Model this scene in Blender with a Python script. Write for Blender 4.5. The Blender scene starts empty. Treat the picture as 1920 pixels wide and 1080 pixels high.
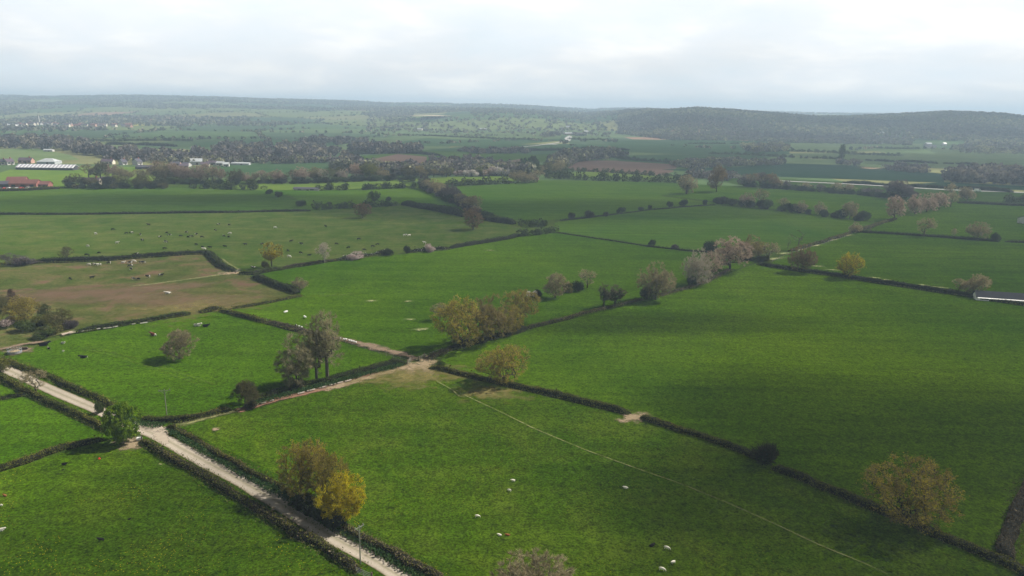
import bpy, math, random
import numpy as np
from mathutils import Matrix, Vector
C = bpy.context.scene
COL = C.collection
R = math.radians
# ------------------------------------------------------------------ camera
F = 1371.0                      # focal length in pixels of a 1920 wide frame
CAMH = 60.0
PITCH = math.atan(337 / F); ROLL = R(0.9)
fw = Vector((0, math.cos(PITCH), -math.sin(PITCH)))
up0 = Vector((0, math.sin(PITCH), math.cos(PITCH))); ri0 = Vector((1, 0, 0))
ri = math.cos(ROLL) * ri0 + math.sin(ROLL) * up0
up = math.cos(ROLL) * up0 - math.sin(ROLL) * ri0
cam = bpy.data.cameras.new('camera'); cam.sensor_width = 36; cam.lens = 36 * F / 1920
cam.clip_end = 30000; cam.clip_start = 0.5
co = bpy.data.objects.new('camera', cam); COL.objects.link(co)
co.matrix_world = Matrix(((ri.x, up.x, -fw.x, 0), (ri.y, up.y, -fw.y, 0), (ri.z, up.z, -fw.z, CAMH), (0, 0, 0, 1)))
C.camera = co
# ------------------------------------------------------------------ light
SUN_AZ = math.atan2(0.89, 0.45); SUN_EL = R(43)     # azimuth from +Y towards +X
sd = Vector((math.cos(SUN_EL) * math.sin(SUN_AZ), math.cos(SUN_EL) * math.cos(SUN_AZ), math.sin(SUN_EL)))
sl = bpy.data.lights.new('sun', 'SUN'); sl.energy = 5.0; sl.angle = R(0.53); sl.color = (1, 0.95, 0.86)
so = bpy.data.objects.new('sun', sl); COL.objects.link(so)
so.rotation_euler = (-sd).to_track_quat('-Z', 'Y').to_euler()
W = bpy.data.worlds.new('World'); C.world = W; W.use_nodes = True
C.view_settings.view_transform = 'Standard'; C.view_settings.look = 'None'
C.view_settings.exposure = 0.72; C.view_settings.gamma = 1.0
C.render.engine = 'CYCLES'
cy = C.cycles
cy.use_denoising = True
cy.max_bounces = 5; cy.diffuse_bounces = 2; cy.glossy_bounces = 1; cy.transmission_bounces = 2
cy.volume_bounces = 0; cy.transparent_max_bounces = 10; cy.caustics_reflective = False; cy.caustics_refractive = False

def nn(nt, t, **k):
    n = nt.nodes.new(t)
    for a, b in k.items():
        if a.startswith('i_'):
            key = a[2:]; key = int(key) if key.isdigit() else key.replace('_', ' ')
            n.inputs[key].default_value = b
        else: setattr(n, a, b)
    return n
def ramp(nt, fac, stops, interp='LINEAR'):
    n = nt.nodes.new('ShaderNodeValToRGB'); e = n.color_ramp.elements; n.color_ramp.interpolation = interp
    while len(e) < len(stops): e.new(0.5)
    for el, (p, c) in zip(e, stops):
        el.position = p; el.color = (*c, 1) if len(c) == 3 else c
    nt.links.new(fac, n.inputs[0]); return n.outputs[0]
def mixc(nt, f, a, b, bt='MIX'):
    n = nt.nodes.new('ShaderNodeMix'); n.data_type = 'RGBA'; n.blend_type = bt
    for s, v in ((0, f), (6, a), (7, b)):
        if hasattr(v, 'is_linked') or isinstance(v, bpy.types.NodeSocket): nt.links.new(v, n.inputs[s])
        elif s == 0: n.inputs[0].default_value = v
        else: n.inputs[s].default_value = (*v, 1) if len(v) == 3 else v
    return n.outputs[2]
def math_(nt, op, a, b=0.0, c=None, clamp=False):
    n = nt.nodes.new('ShaderNodeMath'); n.operation = op; n.use_clamp = clamp
    for i, v in enumerate((a, b) if c is None else (a, b, c)):
        if isinstance(v, bpy.types.NodeSocket): nt.links.new(v, n.inputs[i])
        else: n.inputs[i].default_value = v
    return n.outputs[0]
def noise(nt, vec, scale, detail=3, rough=0.55, dist=0.0):
    n = nt.nodes.new('ShaderNodeTexNoise'); n.inputs['Scale'].default_value = scale; n.inputs['Detail'].default_value = detail
    n.inputs['Roughness'].default_value = rough; n.inputs['Distortion'].default_value = dist
    if vec is not None: nt.links.new(vec, n.inputs['Vector'])
    return n.outputs[0]

# sky: physical sky with soft broken cloud over it
nt = W.node_tree; nt.nodes.clear()
out = nt.nodes.new('ShaderNodeOutputWorld')
sky = nn(nt, 'ShaderNodeTexSky', sky_type='NISHITA', sun_disc=False, sun_elevation=SUN_EL, sun_rotation=SUN_AZ, altitude=60, air_density=1.1, dust_density=2.0, ozone_density=1.5)
tc = nt.nodes.new('ShaderNodeTexCoord'); sx = nt.nodes.new('ShaderNodeSeparateXYZ'); nt.links.new(tc.outputs['Generated'], sx.inputs[0])
den = math_(nt, 'ADD', math_(nt, 'MAXIMUM', sx.outputs[2], 0.0), 0.22)
cx = nt.nodes.new('ShaderNodeCombineXYZ')
nt.links.new(math_(nt, 'DIVIDE', sx.outputs[0], den), cx.inputs[0]); nt.links.new(math_(nt, 'DIVIDE', sx.outputs[1], den), cx.inputs[1])
n1 = noise(nt, cx.outputs[0], 0.9, 6, 0.5, 0.2); n2 = noise(nt, cx.outputs[0], 1.7, 6, 0.55, 0.2)
cover = ramp(nt, n1, [(0.36, (0.88,) * 3), (0.60, (1.0,) * 3)])
cmix = ramp(nt, n2, [(0.30, (0.81, 0.885, 0.94)), (0.50, (0.89, 0.925, 0.955)), (0.68, (1.06, 1.05, 1.02))])
bg1 = nt.nodes.new('ShaderNodeBackground'); nt.links.new(sky.outputs[0], bg1.inputs[0]); bg1.inputs[1].default_value = 0.032
bg2 = nt.nodes.new('ShaderNodeBackground'); nt.links.new(cmix, bg2.inputs[0])
# cloud is dimmer overhead, bright towards the sun side
elev = ramp(nt, sx.outputs[2], [(0.0, (.71,) * 3), (0.06, (.72,) * 3), (0.13, (.80,) * 3), (0.19, (.76,) * 3), (0.30, (.22,) * 3), (0.7, (0.045, 0.05, 0.058))])
nt.links.new(math_(nt, 'MULTIPLY', elev, 0.93), bg2.inputs[1])
ms = nt.nodes.new('ShaderNodeMixShader'); nt.links.new(cover, ms.inputs[0]); nt.links.new(bg1.outputs[0], ms.inputs[1]); nt.links.new(bg2.outputs[0], ms.inputs[2])
nt.links.new(ms.outputs[0], out.inputs[0])

# ------------------------------------------------------------------ land form and picture-to-ground survey
def S(t):
    t = np.clip(t, 0, 1); return t * t * (3 - 2 * t)
def T(x, y):
    x = np.asarray(x, float); y = np.asarray(y, float)
    px = 960 + F * x / np.maximum(y, 300)
    foot = np.interp(px, [0, 700, 900, 1160, 1500], [1950, 1800, 1700, 1900, 2600])
    Hr = np.interp(px, [-800, 0, 200, 400, 600, 700, 940, 1100, 1300, 1920, 2600], [84, 86, 92, 97, 88, 82, 70, 56, 40, 34, 30])
    und = np.sin(x / 310 + y / 540) * 0.5 + np.sin(x / 190 - y / 370 + 1.3) * 0.35 + np.sin(y / 260 + 2) * .3
    k = S((y - foot) / (5000 - foot))
    z = Hr * k * (1 - 0.75 * S((y - 5200) / 1500)) + und * 7 * S((y - foot - 100) / 900) * (1 - S((y - 4600) / 400))
    z += 36 * np.exp(-((px - 930) / 190) ** 2) * S((y - 1720) / 800) * (1 - .9 * S((y - 2700) / 1200))
    f2 = np.interp(px, [1160, 1250, 1450, 1640, 1720, 1920], [1900, 1560, 1530, 1500, 1410, 1340])
    Hh = np.interp(px, [1090, 1165, 1200, 1290, 1400, 1500, 1650, 1750, 1850, 1920, 2100], [0, 40, 52, 63, 51, 44, 53, 60, 56, 44, 42])
    z += Hh * S((y - f2) / 620) * (1 - .6 * S((y - f2 - 800) / 800)) * (1 + .06 * np.sin(x / 90))
    return np.where(y < 1250, 0, np.maximum(z, 0))
def ray(px, py):
    d = fw + ri * ((px - 960) / F) + up * ((540 - py) / F); return d
def G(px, py):
    """the spot on the ground that the photograph shows at a pixel"""
    d = ray(px, py)
    if d.z < -1e-4:
        t = -CAMH / d.z
        if d.y * t < 1250: return (d.x * t, d.y * t, 0.0)
    t = 1200.0; last = t
    while t < 9000:
        z = CAMH + d.z * t
        if z <= float(T(d.x * t, d.y * t)): break
        t += 12
    return (d.x * t, d.y * t, float(T(d.x * t, d.y * t)))
def mpp(px, py):
    """metres a pixel at that ground spot"""
    g = G(px, py); v = Vector((g[0], g[1], g[2] - CAMH)); return v.dot(fw) / F

# ------------------------------------------------------------------ object helpers
def tag(o, label=None, cat=None, group=None, kind=None):
    if label: o['label'] = label
    if cat: o['category'] = cat
    if group: o['group'] = group
    if kind: o['kind'] = kind
    return o
def link(name, me, parent=None):
    o = bpy.data.objects.new(name, me); COL.objects.link(o)
    if parent: o.parent = parent
    return o
def empty(name, loc, rz=0.0):
    o = bpy.data.objects.new(name, None); COL.objects.link(o); o.location = loc; o.rotation_euler = (0, 0, rz); o.empty_display_size = 0.5
    return o
def mesh(name, v, faces, mats=(), tone=None, mi=None, smooth=False):
    """faces: list of int arrays (n,k)"""
    me = bpy.data.meshes.new(name)
    v = np.asarray(v, np.float32).reshape(-1, 3)
    faces = [np.asarray(f, np.int32) for f in faces if len(f)]
    tot = np.concatenate([np.full(len(f), f.shape[1], np.int32) for f in faces])
    flat = np.concatenate([f.ravel() for f in faces])
    me.vertices.add(len(v)); me.vertices.foreach_set('co', v.ravel())
    me.loops.add(len(flat)); me.loops.foreach_set('vertex_index', flat)
    me.polygons.add(len(tot)); st = np.zeros(len(tot), np.int32); st[1:] = np.cumsum(tot)[:-1]
    me.polygons.foreach_set('loop_start', st); me.polygons.foreach_set('loop_total', tot)
    for m in mats: me.materials.append(m)
    if mi is not None: me.polygons.foreach_set('material_index', np.asarray(mi, np.int32))
    me.polygons.foreach_set('use_smooth', np.full(len(tot), smooth))
    me.update(calc_edges=True)
    if tone is not None:
        a = me.attributes.new('tone', 'FLOAT', 'FACE'); a.data.foreach_set('value', np.asarray(tone, np.float32))
    return me
class MB:
    """collects boxes, prisms and tubes into one mesh"""
    def __init__(s): s.v = []; s.f = {}; s.n = 0
    def add(s, v, f):
        v = np.asarray(v, float)
        for q in f: s.f.setdefault(len(q), []).append([i + s.n for i in q])
        s.v.append(v); s.n += len(v)
    def box(s, x0, x1, y0, y1, z0, z1):
        s.add([(x0, y0, z0), (x1, y0, z0), (x1, y1, z0), (x0, y1, z0), (x0, y0, z1), (x1, y0, z1), (x1, y1, z1), (x0, y1, z1)],
              [(3, 2, 1, 0), (4, 5, 6, 7), (0, 1, 5, 4), (1, 2, 6, 5), (2, 3, 7, 6), (3, 0, 4, 7)])
    def tube(s, p, q, r0, r1, n=6, caps=True):
        p = np.array(p, float); q = np.array(q, float); d = q - p; d /= np.linalg.norm(d) + 1e-9
        a = np.cross(d, (0, 0, 1) if abs(d[2]) < .9 else (1, 0, 0)); a /= np.linalg.norm(a); b = np.cross(d, a)
        t = np.arange(n) * 2 * np.pi / n; ring = np.cos(t)[:, None] * a + np.sin(t)[:, None] * b
        f = [(i, (i + 1) % n, n + (i + 1) % n, n + i) for i in range(n)]
        if caps: f += [tuple(range(n))[::-1], tuple(range(n, 2 * n))]
        s.add(np.concatenate([p + ring * r0, q + ring * r1]), f)
    def build(s, name, mats, parent=None, smooth=False):
        me = mesh(name, np.concatenate(s.v), [np.array(f) for f in s.f.values()], mats if isinstance(mats, (list, tuple)) else [mats], smooth=smooth)
        return link(name, me, parent)
ORDW = 'first second third fourth fifth sixth seventh eighth ninth tenth eleventh twelfth thirteenth fourteenth fifteenth sixteenth seventeenth eighteenth nineteenth twentieth'.split()
def ordw(i):
    if i < 20: return ORDW[i]
    t = {2: 'twenty', 3: 'thirty', 4: 'forty', 5: 'fifty'}[(i + 1) // 10]
    return {'twenty': 'twentieth', 'thirty': 'thirtieth', 'forty': 'fortieth', 'fifty': 'fiftieth'}[t] if (i + 1) % 10 == 0 else t + '-' + ORDW[(i + 1) % 10 - 1]

# ------------------------------------------------------------------ materials
def mat(name):
    m = bpy.data.materials.new(name); m.use_nodes = True; nt = m.node_tree
    for n in list(nt.nodes):
        if n.type != 'OUTPUT_MATERIAL': nt.nodes.remove(n)
    return m, nt, nt.nodes['Material Output']
def plain(name, col, rough=0.8, var=0.12, scale=2.0, metal=0.0):
    m, nt, o = mat(name); b = nt.nodes.new('ShaderNodeBsdfPrincipled'); b.inputs['Roughness'].default_value = rough; b.inputs['Metallic'].default_value = metal; b.inputs['Specular IOR Level'].default_value = 0.15 if rough > .6 else 0.5
    tc = nt.nodes.new('ShaderNodeTexCoord'); nz = noise(nt, tc.outputs['Object'], scale, 4)
    c = ramp(nt, nz, [(0.3, tuple(x * (1 - var) for x in col)), (0.7, tuple(min(1, x * (1 + var)) for x in col))])
    nt.links.new(c, b.inputs['Base Color']); nt.links.new(b.outputs[0], o.inputs[0]); return m
def leafmat(name, c1, c2, trans=0.3, rnd=0.22):
    """leaf, bud or twig colour: from c1 to c2 by each leaf's own tone"""
    m, nt, o = mat(name)
    at = nn(nt, 'ShaderNodeAttribute', attribute_name='tone'); oi = nt.nodes.new('ShaderNodeObjectInfo')
    c = mixc(nt, at.outputs['Fac'], c1, c2)
    k = math_(nt, 'MULTIPLY_ADD', oi.outputs['Random'], rnd, 1 - rnd / 2)
    vm = nt.nodes.new('ShaderNodeVectorMath'); vm.operation = 'SCALE'; nt.links.new(c, vm.inputs[0]); nt.links.new(k, vm.inputs['Scale'])
    d = nt.nodes.new('ShaderNodeBsdfDiffuse'); nt.links.new(vm.outputs[0], d.inputs[0])
    if trans > 0:
        t = nt.nodes.new('ShaderNodeBsdfTranslucent'); nt.links.new(vm.outputs[0], t.inputs[0])
        mx = nt.nodes.new('ShaderNodeMixShader'); mx.inputs[0].default_value = trans
        nt.links.new(d.outputs[0], mx.inputs[1]); nt.links.new(t.outputs[0], mx.inputs[2]); nt.links.new(mx.outputs[0], o.inputs[0])
    else: nt.links.new(d.outputs[0], o.inputs[0])
    return m
def grass(name, a, b, dry=(0.13, 0.115, 0.04), dryamt=0.3, tuft=1.0, flower=0.0, big=0.012, streak=0.16, speck=0.28, soil=None, soilamt=0.0, seed=0.0):
    """sward: broad patches, metre-size tufts and short dark clumps, a little dry grass and flowers"""
    m, nt, o = mat(name)
    ge = nt.nodes.new('ShaderNodeNewGeometry'); mp = nt.nodes.new('ShaderNodeMapping'); nt.links.new(ge.outputs['Position'], mp.inputs[0])
    mp.inputs['Location'].default_value = (seed * 37.7, seed * 91.3, 0); P = mp.outputs[0]
    n0 = noise(nt, P, big, 4, 0.55, 0.4); n1 = noise(nt, P, 0.10, 5, 0.62, 0.5); n2 = noise(nt, P, 0.85, 6, 0.72, 0.4); n3 = noise(nt, P, 2.9, 4, 0.7)
    mid = tuple((x + y) / 2 for x, y in zip(a, b))
    c = ramp(nt, n0, [(0.32, a), (0.5, mid), (0.68, b)])
    c = mixc(nt, ramp(nt, n1, [(0.40, (0,) * 3), (0.66, (dryamt,) * 3)]), c, dry)
    tf = ramp(nt, n2, [(0.30, (max(.2, 1 - .56 * tuft),) * 3), (0.46, (1,) * 3), (0.68, (1 + .38 * tuft,) * 3)])
    c = mixc(nt, 1.0, c, tf, 'MULTIPLY')
    t2 = ramp(nt, n3, [(0.34, (max(.2, 1 - .62 * tuft),) * 3), (0.52, (1,) * 3), (0.68, (1 + .42 * tuft,) * 3)])
    c = mixc(nt, 1.0, c, t2, 'MULTIPLY')
    c = mixc(nt, ramp(nt, noise(nt, P, 1.3, 4, .7, .4), [(0.60, (0,) * 3), (0.72, (speck,) * 3)]), c, (0.15, 0.17, 0.045))
    t3 = ramp(nt, n1, [(0.3, (.88,) * 3), (0.7, (1.12,) * 3)]); c = mixc(nt, 1.0, c, t3, 'MULTIPLY')
    ms_ = nt.nodes.new('ShaderNodeMapping'); ms_.inputs['Rotation'].default_value = (0, 0, 0.45 + seed); ms_.inputs['Scale'].default_value = (0.012, 0.30, 1); nt.links.new(P, ms_.inputs[0])
    st = ramp(nt, noise(nt, ms_.outputs[0], 1.0, 4, .6), [(0.3, (1 - streak,) * 3), (0.5, (1,) * 3), (0.7, (1 + streak,) * 3)]); c = mixc(nt, 1.0, c, st, 'MULTIPLY')
    if soil is not None:
        c = mixc(nt, ramp(nt, n1, [(0.62 - .3 * soilamt, (0,) * 3), (0.72 - .1 * soilamt, (.85,) * 3)]), c, soil)
    if flower > 0:
        vo = nt.nodes.new('ShaderNodeTexVoronoi'); vo.inputs['Scale'].default_value = 2.3; nt.links.new(P, vo.inputs['Vector'])
        near = math_(nt, 'LESS_THAN', vo.outputs['Distance'], 0.16)
        pat = ramp(nt, noise(nt, P, 0.07, 4, .6), [(0.46, (0,) * 3), (0.60, (1,) * 3)])
        c = mixc(nt, math_(nt, 'MULTIPLY', math_(nt, 'MULTIPLY', near, pat), flower), c, (0.42, 0.34, 0.01))
    d = nt.nodes.new('ShaderNodeBsdfDiffuse'); d.inputs['Roughness'].default_value = 1.0; nt.links.new(c, d.inputs[0])
    bp = nt.nodes.new('ShaderNodeBump'); bp.inputs['Strength'].default_value = 0.55 * tuft; bp.inputs['Distance'].default_value = 0.35
    nt.links.new(math_(nt, 'ADD', n2, math_(nt, 'MULTIPLY', n3, 0.35)), bp.inputs['Height']); nt.links.new(bp.outputs[0], d.inputs['Normal'])
    nt.links.new(d.outputs[0], o.inputs[0]); return m
def patchmat(name, c1, c2, soft=0.35, cover=0.5, scale=0.5, maxa=1.0):
    """bare earth or gravel that frays out into the grass at its rim ('edge' attribute: 1 inside, 0 at the rim)"""
    m, nt, o = mat(name)
    ge = nt.nodes.new('ShaderNodeNewGeometry'); P = ge.outputs['Position']
    na = noise(nt, P, scale, 5, 0.65); nb = noise(nt, P, 2.0, 4, .6)
    at = nn(nt, 'ShaderNodeAttribute', attribute_name='edge')
    v = math_(nt, 'ADD', at.outputs['Fac'], math_(nt, 'MULTIPLY', math_(nt, 'SUBTRACT', na, 0.5), 1.9))
    a = ramp(nt, v, [(max(0, cover - soft / 2), (0,) * 3), (min(1, cover + soft / 2), (maxa,) * 3)])
    d = nt.nodes.new('ShaderNodeBsdfDiffuse'); nt.links.new(ramp(nt, nb, [(0.3, c1), (0.7, c2)]), d.inputs[0])
    t = nt.nodes.new('ShaderNodeBsdfTransparent'); mx = nt.nodes.new('ShaderNodeMixShader')
    nt.links.new(a, mx.inputs[0]); nt.links.new(t.outputs[0], mx.inputs[1]); nt.links.new(d.outputs[0], mx.inputs[2]); nt.links.new(mx.outputs[0], o.inputs[0]); return m

# ------------------------------------------------------------------ ground sheet
rs = np.random.RandomState(7)
FX, FY = 230.0, 300.0
gx = np.arange(-26, 27); gy = np.arange(2, 24)
seeds = np.array([(i * FX + (j % 2) * 110 + rs.uniform(-75, 75), j * FY + rs.uniform(-110, 110)) for i in gx for j in gy])
scol = rs.rand(len(seeds)); swood = rs.rand(len(seeds))
def cells(x, y):
    x = np.asarray(x).ravel(); y = np.asarray(y).ravel(); i1 = np.zeros(len(x), int); d1 = np.zeros(len(x)); d2 = np.zeros(len(x))
    for s in range(0, len(x), 4000):
        dd = np.hypot(x[s:s + 4000, None] - seeds[:, 0], (y[s:s + 4000, None] - seeds[:, 1]))
        o = np.partition(dd, 1, axis=1); i1[s:s + 4000] = dd.argmin(1); d1[s:s + 4000] = o[:, 0]; d2[s:s + 4000] = o[:, 1]
    return i1, d1, d2
xs = np.concatenate([np.arange(-6000, 6001, 50)]); ys = np.concatenate([np.arange(-700, 1250, 130), np.arange(1250, 3200, 22), np.arange(3200, 6000, 50), np.arange(6000, 7601, 200)])
XX, YY = np.meshgrid(xs, ys); ZZ = T(XX, YY)
nx, ny = len(xs), len(ys)
idx = np.arange(nx * ny).reshape(ny, nx)
q = np.stack([idx[:-1, :-1], idx[:-1, 1:], idx[1:, 1:], idx[1:, :-1]], -1).reshape(-1, 4)
fcx = XX.ravel()[q].mean(1); fcy = YY.ravel()[q].mean(1)
ci, _, _ = cells(fcx, fcy)
tone = scol[ci]
m, nt, o = mat('farmland'); at = nn(nt, 'ShaderNodeAttribute', attribute_name='tone')
ge = nt.nodes.new('ShaderNodeNewGeometry')
c = ramp(nt, at.outputs['Fac'], [(0.0, (0.049, 0.080, 0.040)), (0.25, (0.084, 0.123, 0.049)), (0.45, (0.119, 0.148, 0.055)), (0.62, (0.066, 0.108, 0.042)), (0.80, (0.162, 0.165, 0.072)), (0.93, (0.239, 0.154, 0.107)), (0.97, (0.084, 0.125, 0.049))], 'CONSTANT')  # distance haze partly painted in: far field tones lightened and shifted to blue
nz = ramp(nt, noise(nt, ge.outputs['Position'], 0.02, 5, .6), [(0.3, (.75,) * 3), (0.7, (1.2,) * 3)])
c = mixc(nt, 1.0, c, nz, 'MULTIPLY'); d = nt.nodes.new('ShaderNodeBsdfDiffuse'); nt.links.new(c, d.inputs[0]); nt.links.new(d.outputs[0], o.inputs[0])
ground = link('ground', mesh('ground', np.stack([XX, YY, ZZ], -1), [q], [m, grass('field_edge_grass', (0.034, 0.080, 0.006), (0.060, 0.105, 0.010), (0.10, 0.10, 0.03), 0.4, 1.0, seed=20)], tone=tone, mi=(fcy < 620).astype(int), smooth=True))
tag(ground, 'rolling green farmland running out to the hills on the horizon', 'ground', kind='structure')

ZL = [0.03]
def zlift():
    ZL[0] += 0.005; return ZL[0]
def field(name, label, pts, m, cat='field'):
    z = zlift()
    v = [(lambda g: (g[0], g[1], z + (g[2] and g[2] + .4)))(G(*p)) for p in pts]
    me = bpy.data.meshes.new(name); me.from_pydata(v, [], [list(range(len(v)))]); me.materials.append(m)
    return tag(link(name, me), label, cat, kind='structure')
def resample(P2, step, closed=False):
    P2 = np.asarray(P2, float)
    seg = np.linalg.norm(np.diff(P2, axis=0), axis=1); L = np.concatenate([[0], np.cumsum(seg)])
    n = max(2, int(L[-1] / step) + 1); t = np.linspace(0, L[-1], n)
    out = np.stack([np.interp(t, L, P2[:, k]) for k in range(P2.shape[1])], -1)
    if n > 6:   # soften the corners
        for _ in range(2): out[1:-1] = (out[:-2] + 2 * out[1:-1] + out[2:]) / 4
    return out
def normals2(c):
    t = np.gradient(c[:, :2], axis=0); t /= np.linalg.norm(t, axis=1)[:, None] + 1e-9
    return np.stack([-t[:, 1], t[:, 0]], -1), t
def edgeattr(me, e):
    a = me.attributes.new('edge', 'FLOAT', 'POINT'); a.data.foreach_set('value', np.asarray(e, np.float32))
def ribbon(name, label, pts, width, m, cat='track', step=2.0, wob=0.1, raw=None):
    z = zlift(); w = np.asarray(width, float)
    c = np.array(raw if raw is not None else [G(*p) for p in pts]); 
    if w.ndim: c = np.concatenate([c, w[:, None]], 1)
    c = resample(c, step); n, _ = normals2(c); ww = (c[:, 3] if w.ndim else np.full(len(c), float(w))) / 2
    us = np.array([-1, -.6, 0, .6, 1.0]); r = np.random.RandomState(len(c))
    ww = ww * (1 + wob * np.convolve(r.randn(len(c) + 8), np.ones(9) / 9, 'valid') * 2)
    V = np.zeros((len(c), 5, 3)); V[:, :, :2] = c[:, None, :2] + n[:, None] * (us[None, :, None] * ww[:, None, None]); V[:, :, 2] = z + c[:, None, 2]
    i = np.arange(len(c) * 5).reshape(-1, 5); q = np.stack([i[:-1, :-1], i[1:, :-1], i[1:, 1:], i[:-1, 1:]], -1).reshape(-1, 4)[:, ::-1]
    e = np.tile(1 - np.abs(us), (len(c), 1)); k = np.minimum(np.arange(len(c)), np.arange(len(c))[::-1]) / 3.0
    e = np.minimum(e, np.clip(k, 0, 1)[:, None])
    me = mesh(name, V, [q], [m]); edgeattr(me, e.ravel())
    return tag(link(name, me), label, cat, kind='structure')
def patch(name, label, cx, cy, rx, ry, m, cat='bare ground', rot=0.0):
    """an irregular worn spot; rx, ry in metres along the world axes"""
    z = zlift(); g = G(cx, cy); r = np.random.RandomState(int(cx * 7 + cy)); nr, na = 6, 22
    lob = 1 + .22 * np.sin(np.arange(na) * 2 * np.pi / na * 2 + r.rand() * 6) + .15 * np.sin(np.arange(na) * 2 * np.pi / na * 5 + r.rand() * 6)
    V = [(g[0], g[1], z + g[2])]; e = [1.0]; f3 = []; f4 = []
    for k in range(1, nr + 1):
        for a in range(na):
            t = a * 2 * math.pi / na; x = rx * lob[a] * k / nr * math.cos(t); y = ry * lob[a] * k / nr * math.sin(t)
            V.append((g[0] + x * math.cos(rot) - y * math.sin(rot), g[1] + x * math.sin(rot) + y * math.cos(rot), z + g[2])); e.append(1 - k / nr)
    for a in range(na):
        b = (a + 1) % na; f3.append((0, 1 + a, 1 + b))
        for k in range(nr - 1): f4.append((1 + k * na + a, 1 + (k + 1) * na + a, 1 + (k + 1) * na + b, 1 + k * na + b))
    me = mesh(name, V, [np.array(f3), np.array(f4)], [m]); edgeattr(me, e)
    return tag(link(name, me), label, cat, kind='structure')

# ------------------------------------------------------------------ fields, tracks, bare ground
g_lush = grass('lush_pasture', (0.0494, 0.1155, 0.0016), (0.0952, 0.1718, 0.0020), (0.090, 0.120, 0.010), 0.18, 1.0, seed=1)
g_mid = grass('rich_pasture', (0.0388, 0.0970, 0.0016), (0.0728, 0.1422, 0.0020), (0.085, 0.120, 0.010), 0.15, 0.9, seed=2)
g_sq = grass('square_pasture', (0.0295, 0.0815, 0.0014), (0.0553, 0.1194, 0.0018), (0.085, 0.12, 0.010), 0.15, 1.05, seed=15)
g_front = grass('grazed_pasture', (0.0390, 0.0918, 0.0018), (0.0688, 0.1256, 0.0027), (0.115, 0.122, 0.018), 0.25, 1.1, flower=0.35, seed=3)
g_flower = grass('flowery_pasture', (0.0280, 0.0772, 0.0018), (0.0539, 0.1051, 0.0022), (0.10, 0.11, 0.012), 0.2, 1.15, flower=0.85, seed=4)
g_cow = grass('thin_cow_pasture', (0.0439, 0.0870, 0.0103), (0.0652, 0.1068, 0.0142), (0.125, 0.112, 0.042), 0.45, 0.6, seed=5)
g_brown = grass('poached_pasture', (0.0483, 0.0790, 0.0137), (0.0792, 0.0937, 0.0218), (0.15, 0.11, 0.055), 0.6, 0.7, soil=(0.15, 0.085, 0.062), soilamt=0.25, seed=6)
g_dark = grass('dark_green_ley', (0.0382, 0.0919, 0.0086), (0.0614, 0.1128, 0.0096), (0.07, 0.10, 0.03), 0.25, 0.5, seed=7)
g_dark2 = grass('deep_green_ley', (0.0470, 0.1166, 0.0067), (0.0783, 0.1440, 0.0077), (0.07, 0.11, 0.02), 0.25, 0.5, seed=8)
g_bright = grass('bright_spring_grass', (0.091, 0.169, 0.023), (0.150, 0.215, 0.029), (0.13, 0.15, 0.03), 0.3, 0.4, seed=9)
g_pale = grass('pale_meadow', (0.098, 0.156, 0.052), (0.137, 0.189, 0.072), (0.15, 0.15, 0.07), 0.35, 0.3, seed=10)
g_crop = grass('blue_green_crop', (0.016, 0.052, 0.026), (0.024, 0.062, 0.030), (0.03, 0.06, 0.03), 0.2, 0.25, seed=11)
g_teal = grass('green_crop', (0.036, 0.088, 0.034), (0.060, 0.114, 0.042), (0.06, 0.09, 0.04), 0.25, 0.25, seed=12)
soil_red = grass('red_ploughed_soil', (0.16, 0.10, 0.08), (0.20, 0.13, 0.10), (0.12, 0.09, 0.06), 0.3, 0.3, seed=13)
gravel = plain('pale_gravel', (0.37, 0.32, 0.26), 0.9, 0.10, 0.9)
tarmac = plain('pale_road_surface', (0.33, 0.325, 0.31), 0.9, 0.08, 0.3)
p_tan = patchmat('trodden_earth', (0.22, 0.165, 0.10), (0.32, 0.25, 0.165), 0.45, 0.50, 0.45, 0.92)
p_red = patchmat('red_earth', (0.165, 0.092, 0.062), (0.235, 0.14, 0.095), 0.35, 0.30, 0.4, 0.95)
p_mud = patchmat('brown_mud', (0.16, 0.115, 0.08), (0.24, 0.18, 0.125), 0.5, 0.5, 0.4, 0.9)
p_worn = patchmat('worn_grass', (0.14, 0.125, 0.04), (0.22, 0.18, 0.07), 0.7, 0.62, 0.35, 0.75)
p_grav = patchmat('loose_gravel', (0.32, 0.27, 0.21), (0.40, 0.34, 0.27), 0.22, 0.30, 0.8, 1.0)
p_pale = patchmat('dry_stalks', (0.22, 0.24, 0.10), (0.34, 0.35, 0.18), 0.45, 0.72, 1.3, 0.75)
p_path = patchmat('trodden_path', (0.20, 0.205, 0.08), (0.29, 0.28, 0.13), 0.6, 0.55, 0.7, 0.65)
p_line = patchmat('wheel_line', (0.09, 0.14, 0.02), (0.13, 0.17, 0.03), 0.8, 0.5, 0.3, 0.3)
p_brown = patchmat('bare_pink_soil', (0.155, 0.10, 0.065), (0.21, 0.135, 0.09), 0.8, 0.57, 0.16, 0.55)

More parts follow.
